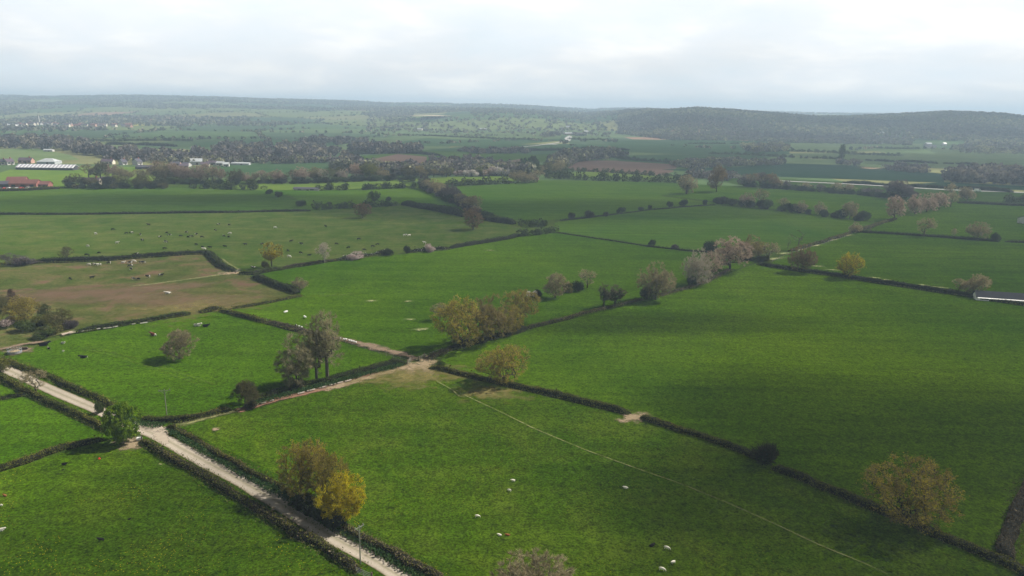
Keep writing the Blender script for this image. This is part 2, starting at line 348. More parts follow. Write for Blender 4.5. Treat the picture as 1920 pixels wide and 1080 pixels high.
# far farmland on the plain
field('field', 'olive hillside pasture behind the long farm shed at the left', [(-60, 283), (60, 277), (130, 290), (150, 300), (60, 302), (-60, 304)], g_pale)
field('field', 'pale meadow below the left woods and above the farm sheds', [(-80, 302), (45, 290), (40, 297), (-60, 306)], g_pale)
field('field', 'yellow green pasture behind the red brick barn', [(-100, 352), (20, 318), (160, 312), (285, 314), (300, 340), (0, 358)], g_bright)
field('field', 'blue green field right of the grey farm houses', [(330, 318), (420, 308), (560, 308), (620, 300), (700, 306), (640, 322), (420, 330)], g_teal)
field('field', 'dull green strip between the two left wood belts', [(360, 268), (500, 262), (700, 266), (690, 280), (520, 276), (370, 276)], g_teal)
field('field', 'bright meadow strip at the foot of the centre woods', [(560, 280), (700, 264), (745, 264), (735, 276), (600, 290)], g_pale)
field('field', 'long green field under the middle hills', [(740, 268), (850, 252), (1040, 254), (1075, 262), (930, 275), (790, 274)], g_teal)
field('field', 'light green field just left of the white farm drive', [(780, 258), (880, 246), (1060, 246), (1050, 260), (870, 262)], g_pale)
field('field', 'green field below the white farm drive', [(760, 285), (900, 272), (1080, 270), (1180, 276), (1180, 288), (1000, 294), (820, 296)], g_teal)
field('field', 'bluish field between white drive and red ploughland', [(640, 296), (800, 282), (1000, 290), (1180, 284), (1060, 302), (800, 308)], g_dark)
field('ploughed_field', 'reddish ploughed field behind the yellow bushes', [(690, 300), (745, 289), (800, 294), (800, 316), (700, 312)], soil_red)
field('ploughed_field', 'small strip of red ploughed earth beside dark pines', [(930, 306), (975, 298), (985, 306), (960, 314)], soil_red)
field('ploughed_field', 'wide reddish ploughed field above the centre pasture', [(1062, 314), (1090, 301), (1150, 301), (1275, 307), (1262, 322), (1240, 330), (1080, 320)], soil_red)
field('field', 'pale strip right of the farm drive under wooded hill', [(1068, 254), (1140, 258), (1130, 264), (1072, 260)], g_pale)
field('field', 'green strips below the wooded hill', [(1130, 264), (1300, 262), (1480, 268), (1480, 290), (1300, 290), (1150, 284)], g_teal)
field('field', 'grey green field above the red ploughland at the right', [(1140, 292), (1300, 290), (1450, 292), (1420, 306), (1290, 310), (1160, 302)], g_teal)
field('field', 'smooth pale green field below the wooded hill at the right', [(1440, 270), (1560, 268), (1730, 270), (1730, 282), (1560, 286), (1470, 284)], g_pale)
field('field', 'long yellowish field with a broken clipped hedge across it', [(1450, 288), (1700, 286), (1960, 300), (1960, 322), (1800, 318), (1600, 304)], g_pale)
field('field', 'far pale green strip at the right under woods', [(1730, 276), (1960, 286), (1960, 300), (1760, 290)], g_pale)
field('field', 'dark blue green crop field behind the white road', [(1240, 318), (1380, 314), (1460, 306), (1600, 310), (1770, 326), (1770, 343), (1560, 335), (1400, 330)], g_crop)
field('field', 'dark crop field beyond the white road at far right', [(1700, 346), (1770, 342), (1980, 352), (1980, 360)], g_crop)
field('field', 'dark green strip just this side of the white road', [(1330, 334), (1480, 336), (1780, 352), (1980, 366), (1980, 388), (1790, 378), (1640, 368), (1380, 346)], g_dark)
field('field', 'sunlit strip behind the dark tall hedge in the middle', [(1020, 326), (1120, 322), (1290, 332), (1290, 342), (1150, 336), (1030, 334)], g_bright)
field('field', 'brilliant yellow green strip behind the grey spinney', [(735, 338), (840, 332), (960, 330), (985, 336), (960, 341), (840, 344)], g_bright)
field('field', 'bright green strip behind the dark hedge left of centre', [(410, 352), (520, 342), (740, 338), (770, 348), (640, 356), (480, 357)], g_bright)
# near farmland
field('field', 'dark green ley below the red barn with thin hedge under it', [(-400, 372), (0, 357), (300, 351), (420, 356), (500, 358), (560, 376), (592, 394), (592, 398), (300, 402), (0, 405), (-400, 409)], g_dark)
field('field', 'green field with small dark bushes left of the spinney', [(480, 357), (640, 357), (760, 353), (800, 352), (860, 385), (878, 405), (755, 382), (592, 394), (545, 368)], g_dark2)
field('field', 'broad dark green field in the middle behind scattered bushes', [(800, 352), (880, 350), (1020, 338), (1150, 340), (1300, 344), (1240, 368), (1300, 376), (1380, 385), (1340, 386), (1200, 395), (1060, 411), (985, 417), (900, 395)], g_dark2)
field('field', 'sunlit field right of centre below the tall dark trees', [(1300, 346), (1400, 350), (1640, 368), (1700, 380), (1680, 410), (1640, 416), (1480, 397), (1340, 378), (1240, 366)], g_mid)
field('field', 'green field below the row of dark hedge bushes', [(1040, 418), (1200, 396), (1340, 385), (1480, 398), (1640, 418), (1590, 438), (1480, 470), (1390, 470), (1260, 470), (1040, 437)], g_dark2)
field('field', 'bright field at the far right beyond the stony ditch', [(1640, 425), (1700, 402), (1790, 380), (1980, 390), (1980, 458), (1860, 452), (1740, 443), (1630, 437)], g_mid)
field('field', 'bright field between stony ditch and near right hedge', [(1445, 494), (1480, 472), (1600, 436), (1740, 444), (1870, 453), (1980, 460), (1980, 580), (1800, 552), (1600, 526)], g_mid)
field('field', 'thin olive cow pasture with the big herd', [(-300, 414), (0, 404), (300, 401), (590, 397), (740, 390), (870, 409), (975, 425), (985, 437), (840, 469), (690, 484), (600, 494), (450, 514), (425, 508), (398, 480), (380, 476), (215, 488), (0, 496), (-300, 505)], g_cow)
field('field', 'olive pasture with a bare pink soil streak', [(-300, 505), (0, 496), (215, 488), (380, 477), (396, 480), (425, 510), (470, 518), (562, 553), (440, 579), (375, 587), (150, 618), (0, 660), (-300, 720)], g_brown)
field('field', 'rich green field behind the oak clump', [(470, 518), (620, 492), (690, 484), (850, 467), (985, 439), (1040, 437), (1260, 470), (1400, 485), (1420, 490), (1360, 515), (1220, 563), (1000, 616), (840, 660), (790, 678), (640, 637), (510, 606), (430, 582), (565, 554)], g_mid)
field('field', 'great green field under cloud shadow at the right', [(815, 690), (840, 662), (1000, 617), (1220, 564), (1360, 516), (1420, 494), (1500, 508), (1700, 540), (1930, 573), (2300, 630), (2300, 1010), (1990, 900), (1930, 920), (1885, 1056), (1700, 975), (1480, 885), (1180, 780), (930, 720)], g_lush)
field('field', 'square green field round the lone bare tree', [(10, 672), (140, 628), (370, 590), (420, 586), (540, 622), (640, 642), (762, 680), (560, 728), (420, 778), (310, 796), (215, 766), (90, 712)], g_sq)
field('field', 'small pasture left of the lane above the ditch hedge', [(-200, 790), (0, 752), (70, 740), (195, 800), (215, 822), (90, 850), (-200, 930)], g_sq)
field('field', 'tiny grass corner at the left edge beside the lane', [(-200, 650), (0, 704), (64, 738), (0, 752), (-200, 788)], g_sq)
field('field', 'flowery pasture at the bottom left below the lane', [(-400, 980), (0, 888), (200, 826), (262, 822), (420, 900), (600, 1020), (720, 1110), (760, 1300), (-700, 1300)], g_flower)
field('field', 'big grazed foreground field with the sheep', [(330, 802), (480, 768), (660, 716), (775, 688), (820, 692), (930, 722), (1180, 782), (1400, 852), (1480, 888), (1700, 978), (1920, 1078), (2400, 1330), (900, 1330), (800, 1080), (640, 1000), (420, 868)], g_front)
field('field', 'field corner beyond the hedge at the right edge', [(1990, 900), (2300, 1010), (2300, 1260), (1920, 1078), (1890, 1056), (1930, 920)], g_front)

# bare soil, worn ground and tracks
ribbon('bare_soil', 'pinkish bare soil streak across the olive pasture', [(-30, 556), (60, 557), (180, 548), (300, 541), (430, 533)], [26, 30, 30, 20, 8], p_brown, 'bare ground', 4)
patch('bare_soil', 'brown trampled ground by the gateway in the olive pasture', 360, 575, 32, 22, p_worn)
patch('worn_ground', 'thin trampled grass in the middle of the olive pasture', 250, 560, 45, 16, p_brown)
ribbon('cattle_path', 'pale cattle path along the top of the pink soil', [(230, 540), (300, 532), (380, 521), (437, 513)], 2.4, p_path, 'path', 2)
ribbon('cattle_path', 'pale trodden path through the gap by the corner hedge', [(437, 513), (448, 506), (430, 496), (415, 485)], 1.2, p_path, 'path', 1)
patch('worn_ground', 'trodden tan ground at the gap beside the flat topped oak', 440, 513, 7, 5, p_tan)
LANE = [(-60, 662), (10, 693), (80, 726), (130, 748), (177, 768), (257, 803), (300, 821), (343, 845), (377, 864), (427, 890), (477, 919), (533, 951), (590, 988), (640, 1020), (690, 1046), (753, 1087), (830, 1140)]
ribbon('verge', 'rough weedy verge along both sides of the lane', LANE, 9.5, g_flower, 'verge', 3, .05)
ZL[0] += .03
m, nt, o = mat('lane_gravel'); ge = nt.nodes.new('ShaderNodeNewGeometry'); at = nn(nt, 'ShaderNodeAttribute', attribute_name='edge')
v = math_(nt, 'ADD', at.outputs['Fac'], math_(nt, 'MULTIPLY', math_(nt, 'SUBTRACT', noise(nt, ge.outputs['Position'], .6, 5, .65), .5), .36))
c = ramp(nt, v, [(0.02, (0.12, 0.11, 0.05)), (0.16, (0.31, 0.265, 0.205)), (0.42, (0.40, 0.35, 0.285)), (0.72, (0.37, 0.32, 0.255)), (1.0, (0.26, 0.235, 0.165))])
c = mixc(nt, 1.0, c, ramp(nt, noise(nt, ge.outputs['Position'], .12, 5, .6), [(0.3, (.84,) * 3), (0.7, (1.1,) * 3)]), 'MULTIPLY'); c = mixc(nt, 1.0, c, ramp(nt, noise(nt, ge.outputs['Position'], 3.0, 3, .6), [(0.3, (.86,) * 3), (0.7, (1.1,) * 3)]), 'MULTIPLY')
d = nt.nodes.new('ShaderNodeBsdfDiffuse'); nt.links.new(c, d.inputs[0]); nt.links.new(d.outputs[0], o.inputs[0]); lane_m = m
lane = ribbon('lane', 'pale gravel lane running down to the bottom of the picture', LANE, 2.9, lane_m, 'lane', 2, .10)
ribbon('lane_junction', 'short gravel mouth where the farm track meets the lane', [(262, 800), (290, 805), (312, 808)], [4.5, 3.6, 3.6], p_grav, 'track', .5)
ribbon('lane_junction', 'gravel flare on the lower side of the lane mouth', [(312, 836), (300, 818), (312, 808)], [1.5, 3.6, 3.4], p_grav, 'track', .5)
ribbon('grass_track', 'grassy wheel ruts leading from the lane to the red track', [(318, 803), (345, 799), (400, 783), (440, 772), (478, 762)], 2.6, p_path, 'track', 1)
ribbon('farm_track', 'red earth track along the foot of the hedge', [(440, 775), (480, 762), (540, 746), (600, 733), (660, 716), (720, 699)], 3.2, p_red, 'track', 1)
ribbon('farm_track', 'tan trodden track up to the field gate', [(600, 735), (670, 716), (720, 702), (785, 684)], 4.5, p_tan, 'track', 1)
ribbon('muddy_track', 'brown muddy track behind the post fence', [(790, 678), (760, 668), (700, 652), (650, 640), (600, 628), (545, 616)], [3, 4.5, 6, 4, 3, 3], p_mud, 'track', 1)
patch('worn_ground', 'fan of bare earth where the tracks meet at the gate', 790, 690, 8, 7, p_tan)
patch('worn_ground', 'yellow worn grass below the gate in the front field', 770, 708, 22, 10, p_worn)
patch('worn_ground', 'yellow worn grass under the oak by the hedge', 920, 738, 14, 7, p_worn)
patch('worn_ground', 'pale tramped earth at the gap in the long right hedge', 1188, 785, 3.6, 5.5, p_tan, rot=-.4)
patch('worn_ground', 'pale trodden entrance beside the chestnut tree', 243, 834, 4.5, 3.6, p_tan)
patch('worn_ground', 'small pale bare spot in the front field near the track', 403, 808, 1.4, 1.0, p_tan)
patch('worn_ground', 'brown worn ground round the cattle feeder', 36, 660, 6, 4, p_mud)
ribbon('cattle_path', 'brown trodden path past the cattle feeder', [(-20, 662), (40, 648), (100, 640)], 3, p_mud, 'path', 1)
ribbon('footpath', 'thin trodden footpath slanting down the front field', [(850, 732), (880, 748), (940, 776), (1000, 806), (1100, 848), (1200, 884), (1280, 912), (1360, 945), (1450, 985), (1540, 1028), (1620, 1060), (1670, 1084)], .32, p_path, 'path', 1, .25)
ribbon('footpath', 'faint second footpath beside the worn grass', [(815, 715), (850, 735), (865, 750)], .5, p_path, 'path', 1, .25)
patch('worn_ground', 'reddish bare bank beside the hedge near the leaning oak', 462, 886, 1.6, 1.0, p_red)
for k, (x, y, rx_, ry_, l) in enumerate([(697, 566, 5, 2.2, 'pale dry stalks in the rich green field, uppermost patch'), (788, 620, 5.5, 2.6, 'pale dry stalks in the rich green field left of the oaks'), (768, 601, 4, 1.4, 'thin pale stalks between the two bigger stalk patches'), (765, 567, 4, 1.6, 'faint pale stalks right of the uppermost stalk patch'),
        (920, 471, 5, 2, 'pale stalks near the far hedge of the rich field'), (1065, 549, 6, 1.6, 'pale scrape under the bare tree with dark bushes'), (300, 874, 1.2, .6, 'pale weeds in the flowery pasture by the hedge'), (560, 530, 6, 2, 'pale stalks below the flat topped oak')]):
    patch('dry_stalks', l, x, y, rx_, ry_, p_pale, 'dry grass')
# far roads
ribbon('road', 'straight white road crossing the far right fields', [(1290, 330), (1400, 335), (1480, 341), (1580, 345), (1680, 351), (1780, 357), (1990, 364)], 5.5, tarmac, 'road', 10, .02)
ribbon('farm_drive', 'white farm drive slanting up to the big farm', [(905, 283), (925, 280), (990, 275), (1040, 269), (1066, 264), (1064, 260), (1070, 255)], [4, 7, 6, 7, 8, 14, 10], tarmac, 'drive', 10, .02)
ribbon('farm_drive', 'short white yard beside the farm drive', [(1025, 271), (1045, 272)], 10, tarmac, 'drive', 4, .02)
patch('bare_soil', 'pale chalky scrape at the edge of the dark crop', 1632, 316, 20, 22, p_tan)
ribbon('field_margin', 'pale grass margin along the top of the dark crop', [(1330, 311), (1420, 309), (1470, 304), (1600, 311), (1700, 320), (1760, 326)], 8, p_pale, 'field margin', 10)

for k, (l, p) in enumerate([('faint wheel lines crossing the square field, upper one', [(150, 650), (230, 668), (330, 700), (420, 730)]), ('faint wheel lines crossing the square field, lower one', [(145, 654), (225, 673), (322, 706), (405, 736)]),
        ('faint dark furrow in the rich green field above the troughs', [(520, 562), (620, 556), (700, 552)])]):
    ribbon('wheel_line', l, p, .8 if k < 2 else 2.6, p_line, 'wheel line', 2, .2)


# ------------------------------------------------------------------ hedges
h_core = plain('hedge_twig_core', (0.014, 0.014, 0.008), 1.0, 0.3, 0.8)
L_hedge = leafmat('hedge_leaf', (0.048, 0.072, 0.012), (0.155, 0.150, 0.030), 0.15)
L_hedge_g = leafmat('green_hedge_leaf', (0.038, 0.072, 0.012), (0.105, 0.140, 0.028), 0.2)
L_hedge_b = leafmat('brown_hedge_twig', (0.075, 0.062, 0.038), (0.17, 0.135, 0.085), 0.1)
L_hedge_d = leafmat('dark_hedge_leaf', (0.022, 0.038, 0.014), (0.070, 0.088, 0.030), 0.15)
L_rough = leafmat('rough_grass', (0.04, 0.085, 0.012), (0.16, 0.15, 0.05), 0.3)
L_weed = leafmat('weed_leaf', (0.02, 0.06, 0.02), (0.07, 0.12, 0.035), 0.3)
L_white = leafmat('white_blossom', (0.45, 0.42, 0.38), (0.75, 0.70, 0.66), 0.2)
def quads_at(P, size, rng, aspect=0.7, flat=0.0):
    """one randomly turned leaf quad at each point"""
    n = len(P); a = rng.randn(n, 3); a[:, 2] *= (1 - flat); a /= np.linalg.norm(a, axis=1)[:, None] + 1e-9
    b = rng.randn(n, 3); b -= (b * a).sum(1)[:, None] * a; b /= np.linalg.norm(b, axis=1)[:, None] + 1e-9
    s = np.broadcast_to(np.asarray(size, float), (n,))[:, None] * rng.uniform(.6, 1.4, (n, 1)) / 2
    u = a * s; v = b * s * aspect
    V = np.stack([P - u, P - v * .9, P + u, P + v], 1).reshape(-1, 3)
    return V, np.arange(n * 4).reshape(-1, 4)
def hedge_geo(c, w, h, rng, dist, dens=1.0, lump=0.12):
    """c: centre line (n,3). returns core verts/quads and leaf verts/quads/tone"""
    n, _ = normals2(c); N = len(c)
    prof = np.array([(-.5, 0), (-.52, .35), (-.47, .78), (-.3, 1.0), (0, 1.04), (.3, 1.0), (.47, .78), (.52, .35), (.5, 0)])
    sm = lambda k: np.convolve(rng.randn(N + k - 1), np.ones(k) / k, 'valid') * math.sqrt(k)
    hh = h * (1 + lump * sm(7) * .6 + lump * .5 * rng.randn(N) * .4); ww = w * (1 + lump * sm(5) * .7)
    en = np.minimum(np.arange(N), np.arange(N)[::-1]); hh = hh * np.interp(en, [0, 1, 2.5], [.45, .8, 1]); hh = np.clip(hh, h * .4, h * 1.7); ww = np.clip(ww, w * .6, w * 1.6)
    sh = w * .12 * sm(5)
    V = np.zeros((N, 9, 3)); off = prof[None, :, 0] * ww[:, None] * .92 + sh[:, None]
    V[:, :, :2] = c[:, None, :2] + n[:, None] * off[..., None]; V[:, :, 2] = c[:, None, 2] + prof[None, :, 1] * hh[:, None] * .93 - .05
    V += rng.randn(N, 9, 3) * min(.12, h * .05)
    i = np.arange(N * 9).reshape(N, 9); q = np.stack([i[:-1, :-1], i[1:, :-1], i[1:, 1:], i[:-1, 1:]], -1).reshape(-1, 4)
    L = np.linalg.norm(np.diff(c, axis=0), axis=1).sum()
    size = max(0.20, 0.0013 * dist); k = int(L * (2 * h + w) / (size * size) * 2.0 * dens)
    k = min(k, 32000)
    a = rng.uniform(0, N - 1.001, k); ia = a.astype(int); fa = (a - ia)[:, None]
    b = rng.uniform(0, 8 - .001, k); ib = b.astype(int); fb = (b - ib)[:, None]
    P = (V[ia, ib] * (1 - fb) + V[ia, ib + 1] * fb) * (1 - fa) + (V[ia + 1, ib] * (1 - fb) + V[ia + 1, ib + 1] * fb) * fa
    P += rng.randn(k, 3) * size * .35; P[:, 2] += .05
    LV, LQ = quads_at(P, size, rng)
    slow = np.interp(a, np.arange(N), np.clip(.5 + .35 * sm(9), 0, 1))
    tone = np.clip(slow * .6 + rng.rand(k) * .5 - .05, 0, 1)
    return V.reshape(-1, 3), q, LV, LQ, tone
NH = [0]
def hedge(label, pts, w=1.6, h=1.5, lm=None, group=None, dens=1.0, lump=.13, core=None, name='hedge', raw=None, cat='hedge', extra=None):
    if h < 3: w *= .80; h *= .84
    elif h >= 3.5: w *= .85; h *= .8
    NH[0] += 1; rng = np.random.RandomState(100 + NH[0])
    p = np.array(raw if raw is not None else [G(*q) for q in pts]); dist = float(np.hypot(p[:, 1], p[:, 0]).mean())
    c = resample(p, min(6, max(.6, dist * .006)))
    cv, cq, lv, lq, tn = hedge_geo(c, w, h, rng, dist, dens, lump)
    lm = lm or L_hedge
    if h >= 3.5:        # untrimmed: a line of bushy crowns rather than a clipped bank
        L = np.linalg.norm(np.diff(p, axis=0), axis=1).sum(); n = max(4, int(L / (h * .36))); c = resample(p, .5); P = c[np.clip((np.linspace(0, 1, n) * (len(c) - 1) + rng.randn(n) * 2).astype(int), 0, len(c) - 1)]
        P[:, :2] += rng.randn(n, 2) * w * .16; hs = h * rng.uniform(.55, 1.2, n) * (1 + .25 * np.sin(np.arange(n) * .9 + NH[0])); ws = np.maximum(h, w * .6) * rng.uniform(.75, 1.3, n); nq = 110
        d = rng.randn(n, nq, 3); d /= np.linalg.norm(d, axis=2)[..., None]; d *= rng.uniform(.5, 1.0, (n, nq, 1)); d[..., 2] = np.where(d[..., 2] < -.1, d[..., 2] * 1.15, d[..., 2])
        X = (P[:, None] + np.stack([d[..., 0] * ws[:, None] / 2, d[..., 1] * ws[:, None] / 2, hs[:, None] * (.5 + d[..., 2] * .48)], -1)).reshape(-1, 3); X[:, 2] = np.maximum(X[:, 2], P[:, 2].repeat(nq) + .2)
        lv, lq = quads_at(X, np.repeat(np.minimum(hs, ws), nq) * .20, rng, .8); tn = np.clip(np.repeat(rng.rand(n) * .7, nq) + .1 + rng.rand(len(X)) * .3, 0, 1)
        return tag(link(name, mesh(name, lv, [lq], [lm], tone=tn)), label, cat, group)
    if h < 3 and dist < 330:
        L = np.linalg.norm(np.diff(c, axis=0), axis=1).sum(); n, _ = normals2(c); k = int(min(9000, L * 26)); a = rng.uniform(0, len(c) - 1.001, k); ia = a.astype(int); fa = (a - ia)[:, None]
        P = c[ia] * (1 - fa) + c[ia + 1] * fa; sd_ = rng.choice([-1, 1], k); P[:, :2] += n[ia] * (sd_ * (w * .5 + np.abs(rng.randn(k)) * .5))[:, None] + rng.randn(k, 2) * .2; P[:, 2] = ZL[0] + rng.uniform(0, .3, k)
        v2, q2 = quads_at(P, max(.24, dist * .0013), rng); lq2 = q2 + len(lv)
        P2 = c[rng.randint(0, len(c), int(L * .5))]; P2 = P2 + rng.randn(len(P2), 3) * np.array((w * .3, w * .3, .12)); P2[:, 2] = h * rng.uniform(.8, 1.35, len(P2)); v3, q3 = quads_at(P2, rng.uniform(.3, .75, len(P2)), rng)
        lq3 = q3 + len(lv) + len(v2); lv = np.concatenate([lv, v2, v3]); mm = np.concatenate([np.ones(len(lq)), np.full(len(lq2), 2), np.ones(len(lq3))]); tn = np.concatenate([tn, rng.rand(len(lq2)), rng.rand(len(lq3))]); lq = np.concatenate([lq, lq2, lq3])
    else: mm = np.ones(len(lq))
    mats = [core or h_core, lm, L_rough]; mi = [np.zeros(len(cq)), mm]
    V = [cv, lv]; Q = [cq, lq + len(cv)]; T_ = [np.full(len(cq), .3), tn]
    if extra:       # a sprinkle of another leaf (blossom, bare twig)
        em, fr = extra; mats.append(em); mi[1] = np.where((mm == 1) & (rng.rand(len(lq)) < fr), 3, mm)
    me = mesh(name, np.concatenate(V), [np.concatenate(Q)], mats, tone=np.concatenate(T_), mi=np.concatenate(mi))
    return tag(link(name, me), label, cat, group)
LG = 'clipped hedges along the lane'
hedge('trimmed hedge on the lower side of the lane, upper stretch left of the chestnut', [(-40, 696), (0, 709), (60, 744), (120, 771), (170, 793), (205, 811)], 1.5, 1.4, L_hedge, LG)
hedge('short stub of trimmed hedge between chestnut tree and gravel entrance', [(240, 822), (254, 815)], 2.0, 1.5, L_hedge, LG)
hedge('long trimmed brown topped hedge on the lower side of the lane below the entrance', [(268, 831), (300, 851), (340, 873), (377, 892), (427, 925), (477, 956), (533, 989), (590, 1023), (640, 1055), (672, 1077)], 1.7, 1.4, L_hedge, LG, extra=(L_hedge_b, .35))
hedge('trimmed hedge between the lane and the lone tree field', [(5, 678), (40, 690), (100, 714), (150, 736), (200, 759), (225, 773)], 1.5, 1.4, L_hedge, LG)
hedge('dark hedge rounding the corner below the utility pole in the lone tree field', [(262, 789), (278, 793), (300, 796), (330, 793), (400, 779), (432, 770)], 1.7, 1.5, L_hedge, LG)
hedge('thick green hedge from the gnarled willow up to the field gate', [(470, 757), (520, 741), (560, 730), (610, 718), (660, 705), (720, 690), (758, 681)], 2.0, 1.8, L_hedge_g, LG)
hedge('long hedge with a dark ditch on the field side of the lane', [(316, 802), (340, 815), (380, 840), (430, 867), (470, 890), (520, 916), (555, 939)], 1.4, 1.35, L_hedge, LG, extra=(L_hedge_b, .25))
hedge('overgrown dark hedge under the leaning oaks beside the lane', [(555, 944), (590, 966), (640, 994)], 3.0, 2.2, L_hedge_d, LG, lump=.3)
hedge('brown twiggy hedge at the bottom beside the lane', [(640, 994), (680, 1014), (720, 1035), (770, 1062), (830, 1100)], 1.7, 1.4, L_hedge, LG, extra=(L_hedge_b, .5))
hedge('low dark hedge dividing the two left pastures', [(-150, 912), (0, 884), (60, 862), (120, 842), (195, 826)], 1.6, 1.2, L_hedge)
hedge('small low hedge between the two small left fields', [(-100, 768), (0, 751), (40, 744), (66, 740)], 1.4, 1.0, L_hedge)
hedge('hedge with white stones at its foot above the lone tree field', [(143, 625), (200, 616), (260, 607), (310, 598), (356, 590)], 2.0, 1.7, L_hedge_g)
hedge('short dark hedge stub above the lone bare tree', [(374, 587), (400, 582), (416, 579)], 1.9, 1.6, L_hedge)
hedge('dark shadowed hedge leading down to the muddy track', [(417, 584), (450, 594), (480, 601), (500, 606)], 2.0, 1.7, L_hedge)
hedge('brown rough hedge bank behind the tall bare trees', [(500, 606), (530, 613), (560, 620), (590, 629), (625, 638)], 2.4, 1.0, L_hedge_b, lump=.25)
hedge('low hedge below the olive pasture beside the rich field', [(436, 580), (480, 574), (520, 566), (566, 556)], 1.4, 1.1, L_hedge)
hedge('very dark tall hedge at the right end of the olive pasture', [(477, 521), (500, 529), (530, 541), (558, 552)], 2.6, 2.3, L_hedge_d)
hedge('long dark hedge in front of the big herd', [(62, 494), (100, 493), (160, 491), (215, 488), (300, 482), (360, 477), (388, 476), (398, 482), (408, 494), (420, 503), (441, 511)], 2.6, 2.2, L_hedge_d)
hedge('low broken hedge at the left edge by the fallen tree', [(-60, 503), (0, 498), (20, 496)], 2.0, 1.2, L_hedge)
hedge('low green hedge under the flat topped oak', [(448, 515), (470, 516), (500, 509), (530, 505)], 2.4, 1.6, L_hedge_g, lump=.25)
hedge('brown hedge between the flat topped oak and the pale bare tree', [(530, 505), (560, 500), (590, 496), (632, 489)], 1.8, 1.4, L_hedge_b)
hedge('hedge dotted with pale blossom behind the rich field', [(632, 489), (660, 485), (700, 480), (735, 474)], 3.2, 2.6, L_hedge_d, lump=.3, extra=(L_white, .12))
hedge('hedge with a pink white blossom bush in the middle', [(768, 474), (790, 473), (815, 471), (842, 468)], 2.6, 2.2, L_hedge_d, lump=.3, extra=(L_white, .10))
hedge('neat green hedge curving up between cow pasture and rich field', [(845, 467), (880, 461), (920, 455), (960, 447), (975, 443)], 2.4, 2.2, L_hedge_d)
hedge('tall bushy dark hedge at the right tip of the cow pasture', [(975, 444), (1000, 442), (1020, 440), (1039, 436)], 6.0, 4.6, L_hedge_d, lump=.3)
hedge('bushy dark hedge lump above the tip of the cow pasture', [(978, 424), (1000, 425), (1025, 425)], 6.5, 5.0, L_hedge_d, lump=.35)
hedge('dark hedge at the top of the cow pasture left of the gap', [(592, 394), (640, 391), (690, 389), (743, 386)], 6, 5.0, L_hedge_d, lump=.25)
hedge('dark hedge running down the top of the cow pasture to the brown oak', [(756, 384), (800, 391), (840, 399), (872, 407)], 5, 4.2, L_hedge_d, lump=.22)
hedge('dark hedge right of the brown oak in the cow pasture', [(905, 411), (930, 416), (965, 421)], 4, 3.8, L_hedge_d, lump=.25)
hedge('thin straight hedge under the dark green ley', [(-200, 406), (0, 403), (150, 403), (300, 401), (450, 399), (582, 396)], 2.2, 1.5, L_hedge_d)
hedge('straight dark hedge from the gate down past the oak to the gap', [(806, 692), (850, 700), (900, 712), (940, 722), (1000, 735), (1080, 753), (1140, 768), (1181, 779)], 1.7, 1.5, L_hedge)
hedge('long dark hedge from the gap down to the big thorn bush', [(1201, 786), (1260, 806), (1330, 828), (1380, 845), (1412, 860)], 1.7, 1.5, L_hedge)
hedge('long dark hedge under the big oak to the bottom right corner', [(1450, 880), (1500, 902), (1560, 926), (1640, 960), (1700, 984), (1780, 1018), (1860, 1052), (1960, 1096)], 1.8, 1.6, L_hedge)
hedge('upright brown hedge at the right edge of the picture', [(1886, 1052), (1894, 1010), (1905, 970), (1925, 920), (1950, 880)], 2.2, 1.7, L_hedge_b, lump=.2)
hedge('gappy hedge bank with pale sticks just above the gate', [(797, 676), (815, 669), (830, 663), (848, 656)], 1.8, 1.2, L_hedge_b, lump=.3)
hedge('scrubby hedge bottom under the oak clump', [(848, 656), (880, 647), (920, 637), (960, 626), (985, 618)], 3.4, 1.8, L_hedge_d, lump=.35, extra=(L_hedge_b, .3))
hedge('low brown hedge between the oak clump and the ivy clad trees', [(985, 618), (1020, 610), (1060, 600), (1100, 589), (1150, 577), (1205, 563)], 1.6, 1.0, L_hedge, lump=.2, extra=(L_hedge_b, .5))
hedge('low brown hedge curving up under the pink trees', [(1240, 556), (1270, 547), (1300, 539), (1330, 527), (1355, 515), (1368, 506)], 1.8, 1.0, L_hedge_b, lump=.2)
hedge('straight dark trimmed hedge right of the pink trees', [(1421, 497), (1450, 502), (1500, 510), (1560, 518), (1600, 525), (1660, 534), (1720, 543), (1780, 552), (1836, 560)], 2.2, 2.0, L_hedge_d)
hedge('dark hedge continuing beside the long dark shed', [(1838, 562), (1880, 568), (1990, 584)], 2.0, 1.3, L_hedge_d)
hedge('hedge lining the stony ditch on its upper side', [(1480, 472), (1520, 462), (1560, 450), (1600, 436), (1640, 424), (1680, 411)], 2.4, 1.6, L_hedge, lump=.25, extra=(L_hedge_b, .4))
hedge('thin dark hedge across the bright far right field', [(1598, 436), (1660, 439), (1740, 444), (1800, 449), (1872, 454)], 2.0, 1.5, L_hedge_d)
hedge('short hedge at the right edge beyond the gap', [(1884, 454), (1900, 455), (1990, 459)], 2.0, 1.5, L_hedge_d)
hedge('thin wire like hedge above the rich field', [(1042, 437), (1090, 444), (1150, 453), (1220, 464), (1290, 471), (1330, 473)], 1.2, 0.9, L_hedge_d)
hedge('broken low hedge across the big centre fields', [(1050, 414), (1100, 409), (1160, 402), (1220, 394), (1280, 389), (1340, 385)], 1.2, .8, L_hedge_d, dens=.8, lump=.3)
hedge('dark hedge below the red barn at the left', [(-60, 360), (40, 358), (110, 354)], 5, 2.0, L_hedge, lump=.35)
hedge('tall dark hedge block standing right of the pink tree row', [(364, 354), (400, 354), (440, 355), (490, 356)], 9, 7, L_hedge_d, lump=.3)
hedge('dark hedge belt left of the big dark bush gap', [(595, 357), (620, 356), (655, 357)], 8, 6, L_hedge_d, lump=.3)
hedge('dark bushy hedge above the green corner field', [(676, 357), (710, 355), (740, 354), (778, 353)], 7, 6, L_hedge_d, lump=.35)
